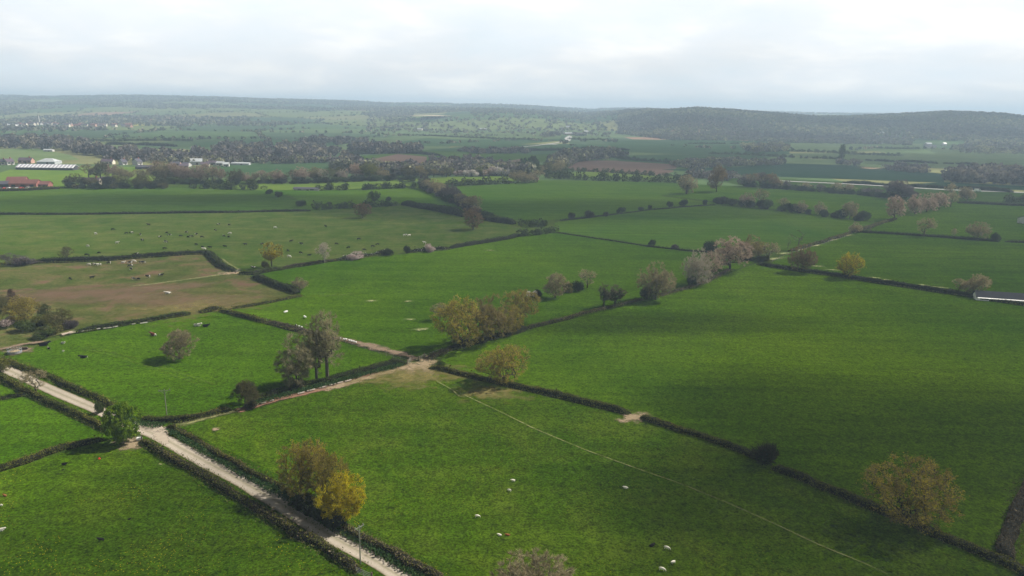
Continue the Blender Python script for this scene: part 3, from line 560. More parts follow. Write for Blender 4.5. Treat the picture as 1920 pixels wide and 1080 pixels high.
hedge('dark tall hedge under the brilliant green strip', [(838, 349), (880, 347), (930, 346), (965, 345)], 8, 7, L_hedge_d, lump=.3)
hedge('long dark tree hedge at the top of the centre pasture', [(1022, 334), (1060, 336), (1120, 339), (1200, 341), (1290, 344)], 10, 8, L_hedge_d, lump=.35)
hedge('dark hedge along the foot of the red ploughland', [(1060, 321), (1120, 323), (1180, 327), (1240, 331), (1330, 334)], 7, 5, L_hedge_d, lump=.25)
hedge('dark tree hedge below the white road', [(1400, 350), (1480, 356), (1560, 361), (1640, 369), (1690, 373)], 8, 6, L_hedge_d, lump=.4)
hedge('dark hedge at the far right under the crop field', [(1795, 381), (1860, 384), (1900, 386), (1990, 389)], 3, 2, L_hedge_d)
hedge('thick dark hedge at the right edge below the white road', [(1888, 382), (1915, 380), (1990, 384)], 10, 7, L_hedge_d, lump=.35)
hedge('dark hedge along the white road verge at the right', [(1580, 344), (1640, 347), (1700, 350), (1800, 355), (1900, 361)], 4, 3, L_hedge_d, lump=.3)
# far clipped hedges
FH = 'clipped hedge pieces across the pale far field'
for k, (a, b, c, d) in enumerate([(1623, 301, 1634, 302), (1640, 302, 1677, 304), (1681, 303, 1758, 307), (1769, 307, 1788, 308), (1793, 308, 1830, 309)]):
    hedge('dark clipped hedge piece in the pale far right field, %s from the left' % ordw(k), [(a, b), (c, d)], 4, 4, L_hedge_d, FH, lump=.08)
for l, p, hh in [('far straight hedge between pale fields left of the poplar', [(1330, 289), (1400, 291), (1490, 296)], 4.5), ('far dark hedge left of the poplar, lower of two', [(1500, 297), (1545, 298), (1580, 299)], 4.5),
        ('far hedge under the smooth pale green field', [(1445, 282), (1500, 285), (1560, 287), (1600, 290), (1690, 293)], 6), ('far hedge piece in the smooth pale green field', [(1640, 279), (1680, 280), (1722, 280)], 5),
        ('far dark hedge at the left of the wooded hill fields', [(1290, 271), (1330, 271), (1360, 271)], 5), ('far dark hedge right of the first hill field hedge', [(1370, 271), (1385, 271)], 5),
        ('far long hedge below the light middle field', [(745, 254), (790, 255), (850, 258), (900, 260), (960, 262), (1010, 263)], 5), ('far hedge below the farm drive field', [(1066, 262), (1100, 263), (1140, 263)], 5),
        ('far dark hedge above the yellow bush ploughland', [(655, 290), (690, 289), (742, 287), (790, 289), (830, 293)], 4), ('far hedge between the bluish crop and the white drive', [(960, 284), (1000, 283), (1100, 281), (1180, 282)], 4),
        ('far dark hedge across the dull green strip', [(150, 266), (240, 265), (300, 264), (360, 265)], 6), ('far straight hedge below the dull green strip', [(200, 271), (260, 272), (330, 275)], 4),
        ('far hedge behind the red ploughland at the right', [(1160, 298), (1200, 302), (1260, 306)], 5), ('far hedge across the grey green field', [(1020, 281), (1080, 281), (1110, 280)], 5)]:
    hedge(l, p, 5, hh, L_hedge_d, lump=.3)
# weeds along the lane
def weeds(label, pts, width, n, size, lm, name='weeds'):
    rng = np.random.RandomState(len(label)); c = resample(np.array([G(*p) for p in pts]), 1.0); nn_, _ = normals2(c)
    i = rng.randint(0, len(c), n); P = c[i].copy(); P[:, :2] += rng.uniform(-.6, .6, (n, 2)) + nn_[i] * rng.uniform(-.5, .5, (n, 1)) * width; P[:, 2] = ZL[0] + rng.uniform(.03, .35, n) * size / .3
    V, Q = quads_at(P, size, rng); return tag(link(name, mesh(name, V, [Q], [lm], tone=rng.rand(n))), label, 'weeds', kind='stuff')
weeds('dark green weeds filling the ditch beside the lane', [(322, 812), (370, 842), (430, 877), (500, 916), (560, 950), (640, 999), (720, 1044), (800, 1095)], 1.2, 7000, .30, L_weed)
weeds('weeds on the verge left of the lane junction', [(225, 787), (262, 797), (300, 802)], 2.5, 1500, .28, L_weed)
weeds('rank weeds along the foot of the gate hedge', [(480, 760), (560, 737), (660, 711), (750, 687)], 2.0, 4000, .3, L_weed)


# ------------------------------------------------------------------ trees
def grow(seed, H=12.0, RX=6.0, clear=0.22, nt=300, lobes=9, droop=0.0, lean=0.0, stems=1, upright=0.0, hollow=.35, top=1.0, flat=0.0):
    """limb skeleton that fills a lumpy crown; returns node positions, parents, radii, tip list and crown centre"""
    r = np.random.RandomState(seed); c0 = H * clear; cz = (H + c0 * (1 - droop)) / 2; rz = (H - c0 * (1 - droop)) / 2
    lob = []
    for i in range(lobes):
        a = 2.4 * i + r.rand() * .8; e = r.uniform(-1.0, .9) if i else 1.0
        rr = math.sqrt(max(0, 1 - e * e)) * .62 * (1 + .25 * r.randn() * .6)
        lob.append((math.cos(a) * rr * RX, math.sin(a) * rr * RX, cz + e * rz * .62, r.uniform(.42, .60)))
    tg = []
    while len(tg) < nt:
        l = lob[r.randint(lobes)]; d = r.randn(3); d /= np.linalg.norm(d); d *= (hollow + (1 - hollow) * r.rand() ** .5)
        p = np.array([l[0] + d[0] * l[3] * RX, l[1] + d[1] * l[3] * RX, l[2] + d[2] * l[3] * rz * 1.05])
        if p[2] < c0 * (.35 if droop else .75) or p[2] > H * 1.02: continue
        if flat: p[2] = min(p[2], H * (1 - flat * r.rand() * .06))
        p[0] += lean * p[2]; tg.append(p)
    tg = np.array(tg)
    pos = []; par = []
    for s in range(stems):
        ox = 0 if stems == 1 else (s - (stems - 1) / 2) * .35 + r.randn() * .1
        x, y = ox, (0 if stems == 1 else r.randn() * .3); p_ = -1
        top_ = c0 + (cz - c0) * (.5 + upright) ; n = max(4, int(top_ / .7))
        for k in range(n + 1):
            t = k / n; pos.append((x + lean * t * top_ + .12 * math.sin(t * 5 + s) * t + (ox * 2.5 * t if stems > 1 else 0), y + .12 * math.cos(t * 4 + s) * t * (1 if stems == 1 else 4 * math.sin(s * 2.1)), t * top_)); par.append(p_); p_ = len(pos) - 1
    base = np.array((lean * c0, 0, c0)); order = np.argsort(np.linalg.norm(tg - base, axis=1))
    pos = [np.array(p) for p in pos]; tips = []
    A = np.array(pos)
    for k in order:
        g = tg[k]; d = np.linalg.norm(A - g, axis=1)
        pen = d + .45 * np.maximum(0, A[:, 2] - g[2] + .2 * d) + np.where(A[:, 2] < c0 * .8, 2.5, 0)
        j = int(pen.argmin()); p = A[j]; L = np.linalg.norm(g - p); n = max(1, int(L / 1.0)); new = []
        for q in range(1, n + 1):
            t = q / n; x = p + (g - p) * t + np.array((0, 0, .10 * L * math.sin(math.pi * t))) + r.randn(3) * .06 * L * math.sin(math.pi * t)
            new.append(x); par.append(j if q == 1 else len(A) + q - 2)
        A = np.concatenate([A, np.array(new)]); tips.append(len(A) - 1)
    par = np.array(par); rad = np.zeros(len(A)); ex = 2.3
    acc = np.zeros(len(A)); kids = np.zeros(len(A), int)
    for i in range(len(A) - 1, -1, -1):
        if acc[i] == 0: acc[i] = .026 ** ex
        rad[i] = acc[i] ** (1 / ex)
        if par[i] >= 0: acc[par[i]] += acc[i]
    tr = H * .028 / math.sqrt(stems); k = tr / max(rad[0], 1e-6); rad = rad * (1 + (k - 1) * np.clip(rad / rad[0], 0, 1) ** .5)
    return A, par, rad, np.array(tips), np.array((lean * cz, 0, cz)), np.array((RX, RX, rz))
def tubes(A, par, rad, sel, n):
    j = np.array([i for i in sel if par[i] >= 0]);
    if not len(j): return np.zeros((0, 3)), np.zeros((0, 4), int)
    p = A[par[j]]; q = A[j]; d = q - p; d /= np.linalg.norm(d, axis=1)[:, None] + 1e-9
    ref = np.where(np.abs(d[:, 2:3]) < .9, np.array([[0, 0, 1.0]]), np.array([[1.0, 0, 0]])); a = np.cross(d, ref); a /= np.linalg.norm(a, axis=1)[:, None]; b = np.cross(d, a)
    t = np.arange(n) * 2 * np.pi / n; ring = np.cos(t)[None, :, None] * a[:, None] + np.sin(t)[None, :, None] * b[:, None]
    r0 = np.minimum(rad[par[j]], rad[j] * 1.5)[:, None, None]; r1 = rad[j][:, None, None]
    V = np.concatenate([p[:, None] + ring * r0, q[:, None] + ring * r1], 1).reshape(-1, 3)
    o = (np.arange(len(j)) * 2 * n)[:, None]; k = np.arange(n); Q = np.stack([k, (k + 1) % n, n + (k + 1) % n, n + k], -1)
    return V, (o[:, :, None] + Q[None]).reshape(-1, 4)
def twigs(P, D, L, w, rng):
    """thin flat twig slivers"""
    n = len(P); s = rng.randn(n, 3); s -= (s * D).sum(1)[:, None] * D; s /= np.linalg.norm(s, axis=1)[:, None] + 1e-9
    L = L[:, None]; V = np.stack([P - s * w / 2, P + s * w / 2, P + D * L * .55 + s * w * .4 + rng.randn(n, 3) * .05, P + D * L], 1)
    return V.reshape(-1, 3), np.arange(n * 4).reshape(-1, 4)
def make_shape(kind, seed, ntw=9, nlf=0, lsize=.3, tlen=.95, tw=.04, ivy=0, **kw):
    """a trunk mesh and a crown mesh; crown slots: 0 limb bark, 1 twig, 2 leaf"""
    A, par, rad, tips, cc, cr = grow(seed, **kw); rng = np.random.RandomState(seed + 50)
    big = np.where(rad > .075)[0]; small = np.where(rad <= .075)[0]
    tv, tq = tubes(A, par, rad, big, 6)
    # root flare
    fl = MB();
    for k in range(5):
        a = k * 1.26 + seed; fl.tube((math.cos(a) * rad[0] * 1.7, math.sin(a) * rad[0] * 1.7, -.15), (0, 0, rad[0] * 2.2), rad[0] * .25, rad[0] * .55, 5, False)
    fv = np.concatenate(fl.v); fq = np.array(fl.f[4])
    trunk = mesh('trunk', np.concatenate([tv, fv]), [np.concatenate([tq, fq + len(tv)])], [None], smooth=True)
    bv, bq = tubes(A, par, rad, small, 3)
    fine = np.where((rad <= .05) & (A[:, 2] > 0.08 * cc[2]))[0]
    src = np.concatenate([np.repeat(tips, 2), fine]); P = A[rng.choice(src, ntw * len(tips))]
    D = (P - (cc - np.array((0, 0, cr[2] * .6)))) / cr; D /= np.linalg.norm(D, axis=1)[:, None] + 1e-9; D = D + rng.randn(len(P), 3) * .55; D /= np.linalg.norm(D, axis=1)[:, None]
    if kw.get('droop', 0) > .7: D[:, 2] -= .5; D /= np.linalg.norm(D, axis=1)[:, None]
    wv, wq = twigs(P, D, tlen * rng.uniform(.5, 1.3, len(P)), tw, rng)
    V = [bv, wv]; Q = [bq, wq + len(bv)]; mi = [np.zeros(len(bq)), np.ones(len(wq))]
    clump = lambda X: np.clip(.5 + .33 * np.sin(X[:, 0] * 1.1 + seed) + .25 * np.sin(X[:, 1] * 1.3 + X[:, 2] * .9) + rng.randn(len(X)) * .18, 0, 1)
    tn = [np.full(len(bq), .3), clump(P)]
    if nlf:
        k = nlf * len(tips); i = rng.randint(0, len(P), k); X = P[i] + D[i] * rng.uniform(0, tlen, k)[:, None] + rng.randn(k, 3) * .22
        lv, lq = quads_at(X, lsize, rng); n0 = sum(map(len, V)); V.append(lv); Q.append(lq + n0); mi.append(np.full(len(lq), 2)); tn.append(clump(X))
    if ivy:
        src = np.where((rad > .05) & (A[:, 2] < H_ * .82))[0] if (H_ := kw.get('H', 12.0)) else None
        j = src[rng.randint(0, len(src), ivy)]; tt = rng.rand(ivy, 1); pj = np.maximum(par[j], 0); X = A[pj] * (1 - tt) + A[j] * tt; o_ = rng.randn(ivy, 3); o_ /= np.linalg.norm(o_, axis=1)[:, None]
        X = X + o_ * (.25 + rad[j] * 1.6)[:, None] * rng.uniform(.6, 1.3, (ivy, 1)); X[:, 2] = np.maximum(X[:, 2], .1); lv, lq = quads_at(X, .34, rng); n0 = sum(map(len, V)); V.append(lv); Q.append(lq + n0); mi.append(np.full(len(lq), 2)); tn.append(rng.rand(ivy))
    me = mesh('crown', np.concatenate(V), [np.concatenate(Q)], [None, None, None], tone=np.concatenate(tn), mi=np.concatenate(mi))
    return trunk, me, kw.get('H', 12.0), kw.get('RX', 6.0)
def make_bush(seed, n=2600, size=.24, H=3.0, RX=2.0, lobes=7, twig=.2):
    """many small leaves on lobes round short stems; slots as for crowns"""
    rng = np.random.RandomState(seed); V = []; Q = []; mi = []; tn = []; n0 = 0
    lb = [(rng.randn() * RX * .38, rng.randn() * RX * .38, rng.uniform(.3, .66) * H, rng.uniform(.35, .6)) for _ in range(lobes)]
    P = []
    for k in range(n):
        l = lb[rng.randint(lobes)]; d = rng.randn(3); d /= np.linalg.norm(d); d *= .55 + .5 * rng.rand()
        P.append((l[0] + d[0] * l[3] * RX, l[1] + d[1] * l[3] * RX, max(.08, l[2] + d[2] * l[3] * H * .62)))
    P = np.array(P); st = MB()
    for l in lb: st.tube((l[0] * .15, l[1] * .15, 0), (l[0], l[1], l[2]), .10, .04, 4, False)
    v = np.concatenate(st.v); V.append(v); q = np.array(st.f[4]); Q.append(q); mi.append(np.zeros(len(q))); tn.append(np.full(len(q), .3)); n0 = len(v)
    nt_ = int(n * twig)
    if nt_:
        D = P[:nt_] - np.array((0, 0, H * .2)); D /= np.linalg.norm(D, axis=1)[:, None]; v, q = twigs(P[:nt_] * .92, D, rng.uniform(.3, .9, nt_), .035, rng)
        V.append(v); Q.append(q + n0); n0 += len(v); mi.append(np.ones(len(q))); tn.append(rng.rand(len(q)))
    v, q = quads_at(P[nt_:], size, rng); V.append(v); Q.append(q + n0); mi.append(np.full(len(q), 2))
    X = P[nt_:]; tn.append(np.clip(.5 + .3 * np.sin(X[:, 0] * 2.2 + seed) + .25 * np.sin(X[:, 2] * 3 + X[:, 1] * 2) + rng.randn(len(X)) * .2, 0, 1))
    return mesh('bush', np.concatenate(V), [np.concatenate(Q)], [None, None, None], tone=np.concatenate(tn), mi=np.concatenate(mi)), H, RX
SH = {}
for k in range(3): SH['oak%d' % k] = make_shape('oak', 11 + k, 11, 19, .22, .9, .038, nt=520, lobes=13, clear=.12, hollow=.5)
for k in range(3): SH['bare%d' % k] = make_shape('bare', 31 + k, 24, 5, .17, 1.0, .034, nt=520, lobes=13, clear=.09, hollow=.5)
for k in range(2): SH['loose%d' % k] = make_shape('loose', 41 + k, 13, 2, .15, 1.1, .04, nt=200, lobes=7, clear=.25, RX=5.0)
for k in range(2): SH['tall%d' % k] = make_shape('tall', 51 + k, 17, 4, .18, 1.1, .034, H=18.0, RX=5.0, nt=420, lobes=13, clear=.24, upright=.45)
SH['multi'] = make_shape('multi', 61, 22, 5, .18, 1.2, .036, H=14.0, RX=5.0, nt=460, lobes=13, clear=.08, stems=4, upright=.3, droop=.9)
SH['flat'] = make_shape('flat', 66, 16, 14, .28, .9, .045, nt=260, lobes=9, clear=.42, flat=1.0)
SH['dead'] = make_shape('dead', 68, 3, 0, .2, 1.0, .05, nt=26, lobes=6, clear=.30, RX=5.0)
SH['oaklean'] = make_shape('oaklean', 71, 12, 22, .22, .9, .038, nt=500, lobes=12, clear=.16, lean=.22)
SH['willow'] = make_shape('willow', 73, 26, 4, .18, 1.2, .04, H=7.0, RX=4.0, nt=200, lobes=8, clear=.14, upright=.1)
SH['chest'] = make_shape('chest', 75, 4, 52, .42, .8, .05, nt=460, lobes=12, clear=.12, droop=.6, hollow=.6)
SH['lime'] = make_shape('lime', 77, 8, 46, .26, .9, .045, nt=440, lobes=12, clear=.14)
SH['poplar'] = make_shape('poplar', 79, 12, 16, .55, 1.2, .05, H=22.0, RX=3.4, nt=300, lobes=12, clear=.06, upright=.75)
SH['ivy'] = make_shape('ivy', 81, 14, 0, .2, 1.0, .04, nt=200, lobes=8, clear=.30, RX=4.0, ivy=3500)
for k in range(3): SH['bush%d' % k] = make_bush(90 + k)
SH['thorn'] = make_bush(95, 3200, .2, 3.0, 2.2, 8, .6)
SH['blossom'] = make_bush(97, 2600, .22, 3.0, 1.8, 6, .1)
# conifer
def make_conifer(seed, H=9.0, RX=4.0):
    rng = np.random.RandomState(seed); P = []; S_ = []
    for k in range(16):
        z = H * (.10 + .88 * k / 16); rr = RX * (1 - k / 17) ** .75 * rng.uniform(.85, 1.1)
        for j in range(9 if k < 12 else 6):
            a = j * .7 + k * 1.1 + rng.rand() * .3; n = 26
            t = rng.rand(n) ** .6; P.append(np.stack([np.cos(a) * rr * t, np.sin(a) * rr * t, z - .22 * rr * t + rng.randn(n) * .12], -1) + rng.randn(n, 3) * .14)
    P = np.concatenate(P); v, q = quads_at(P, .34, rng, .5)
    st = MB(); st.tube((0, 0, -.1), (0, 0, H), .24, .03, 6); sv = np.concatenate(st.v)
    tr = mesh('trunk', sv, [np.array(st.f[4])], [None], smooth=True)
    return tr, mesh('crown', v, [q], [None, None, None], tone=np.clip(.4 + P[:, 2] / H * .3 + rng.randn(len(P)) * .2, 0, 1), mi=np.full(len(q), 2)), H, RX
SH['conifer'] = make_conifer(5)
# palettes: bark, twig, leaf
bark_d = plain('dark_bark', (0.038, 0.032, 0.023), 1, .3, 1.5); bark_g = plain('grey_bark', (0.075, 0.066, 0.05), 1, .3, 1.5); bark_p = plain('pale_bark', (0.26, 0.24, 0.20), 1, .25, 1.5)
PAL = {
 'oak': (bark_d, leafmat('oak_twig', (0.13, 0.11, 0.045), (0.26, 0.215, 0.085), .35), leafmat('oak_bud_leaf', (0.24, 0.20, 0.030), (0.48, 0.39, 0.055), .52)),
 'oakrust': (bark_d, leafmat('rust_twig', (0.16, 0.13, 0.055), (0.29, 0.235, 0.10), .35), leafmat('rusty_bud_leaf', (0.27, 0.215, 0.034), (0.49, 0.395, 0.06), .55)),
 'yellow': (bark_d, leafmat('yellow_twig', (0.10, 0.085, 0.02), (0.16, 0.13, 0.03), .35), leafmat('yellow_spring_leaf', (0.33, 0.275, 0.012), (0.60, 0.50, 0.02), .55)),
 'bare': (bark_g, leafmat('grey_brown_twig', (0.19, 0.16, 0.09), (0.37, 0.315, 0.185), .35), leafmat('brown_bud', (0.18, 0.155, 0.07), (0.28, 0.24, 0.11), .3)),
 'tallbare': (bark_g, leafmat('olive_grey_twig', (0.18, 0.165, 0.095), (0.36, 0.325, 0.19), .35), leafmat('catkin', (0.13, 0.12, 0.05), (0.23, 0.20, 0.10), .3)),
 'pink': (bark_d, leafmat('pinkish_twig', (0.28, 0.205, 0.155), (0.46, 0.355, 0.275), .35), leafmat('pinkish_bud', (0.22, 0.14, 0.11), (0.33, 0.23, 0.19), .3)),
 'pale': (bark_p, leafmat('pale_twig', (0.32, 0.27, 0.21), (0.48, 0.42, 0.34), .15), leafmat('pale_blossom', (0.32, 0.26, 0.21), (0.45, 0.39, 0.33), .3)),
 'russet': (bark_d, leafmat('russet_twig', (0.14, 0.10, 0.055), (0.25, 0.18, 0.095), .35), leafmat('russet_bud', (0.10, 0.06, 0.034), (0.16, 0.10, 0.05), .3)),
 'chest': (bark_d, leafmat('chest_twig', (0.03, 0.05, 0.01), (0.05, 0.08, 0.02), .35), leafmat('chestnut_leaf', (0.06, 0.125, 0.010), (0.21, 0.31, 0.022), .45)),
 'lime': (bark_d, leafmat('lime_twig', (0.08, 0.08, 0.03), (0.13, 0.13, 0.05), .35), leafmat('lime_leaf', (0.10, 0.115, 0.022), (0.20, 0.20, 0.045), .4)),
 'olive': (bark_d, leafmat('olive_twig', (0.075, 0.07, 0.03), (0.12, 0.11, 0.05), .35), leafmat('olive_leaf', (0.10, 0.10, 0.028), (0.20, 0.185, 0.055), .35)),
 'dark': (bark_d, leafmat('dark_twig', (0.03, 0.03, 0.02), (0.06, 0.05, 0.03), .35), leafmat('evergreen_leaf', (0.012, 0.024, 0.012), (0.040, 0.060, 0.026), .15)),
 'green': (bark_d, leafmat('green_twig', (0.04, 0.05, 0.02), (0.08, 0.08, 0.03), .35), leafmat('hawthorn_leaf', (0.035, 0.060, 0.016), (0.085, 0.115, 0.030), .3)),
 'purple': (bark_d, leafmat('purple_twig', (0.10, 0.084, 0.088), (0.175, 0.148, 0.15), .35), leafmat('purple_bud', (0.022, 0.017, 0.020), (0.05, 0.038, 0.040), .2)),
 'white': (bark_d, leafmat('white_twig', (0.2, 0.17, 0.14), (0.3, 0.27, 0.22), .35), leafmat('white_petal', (0.50, 0.46, 0.42), (0.80, 0.75, 0.72), .3)),
 'blossom': (bark_d, leafmat('blossom_twig', (0.16, 0.12, 0.10), (0.25, 0.20, 0.17), .35), leafmat('pink_petal', (0.34, 0.26, 0.23), (0.52, 0.43, 0.40), .3)),
 'conifer': (bark_d, leafmat('needle_twig', (0.05, 0.03, 0.02), (0.08, 0.05, 0.03), .35), leafmat('russet_needle', (0.040, 0.026, 0.022), (0.095, 0.062, 0.048), .15)),
 'ivy': (bark_d, leafmat('ivy_twig', (0.09, 0.075, 0.055), (0.15, 0.12, 0.09), .35), leafmat('ivy_leaf', (0.018, 0.028, 0.014), (0.05, 0.065, 0.03), .2)),
}
def setmat(o, i, m):
    o.material_slots[i].link = 'OBJECT'; o.material_slots[i].material = m
trs = np.random.RandomState(3)
def plant(shape, pal, px, py, hpx, wpx, label, name=None, cat='tree', group=None, rz=None, at=None, hm=None, wm=None, single=False):
    s = SH[shape]; g = at if at is not None else G(px, py); k = mpp(px, py) if at is None else 1.0
    h = hm or hpx * k * 1.04; w = wm or wpx * k
    b, t, l = PAL[pal]; rz = trs.rand() * 6.28 if rz is None else rz
    if len(s) == 3:
        me, H, RX = s; o = link(name or 'shrub', me); o.location = g; o.rotation_euler = (0, 0, rz); o.scale = (w / (2 * RX * .92), w / (2 * RX * .92), h / (H * .98))
        for i, m_ in enumerate((b, t, l)): setmat(o, i, m_)
        return tag(o, label, cat if cat != 'tree' else 'shrub', group)
    tr, cr, H, RX = s; nm = name or 'tree'
    root = empty(nm, g, rz); root.scale = (w / (2 * RX), w / (2 * RX), h / H); tag(root, label, cat, group)
    a = link('trunk', tr, root); setmat(a, 0, b)
    c_ = link('crown', cr, root)
    for i, m_ in enumerate((b, t, l)): setmat(c_, i, m_)
    return root
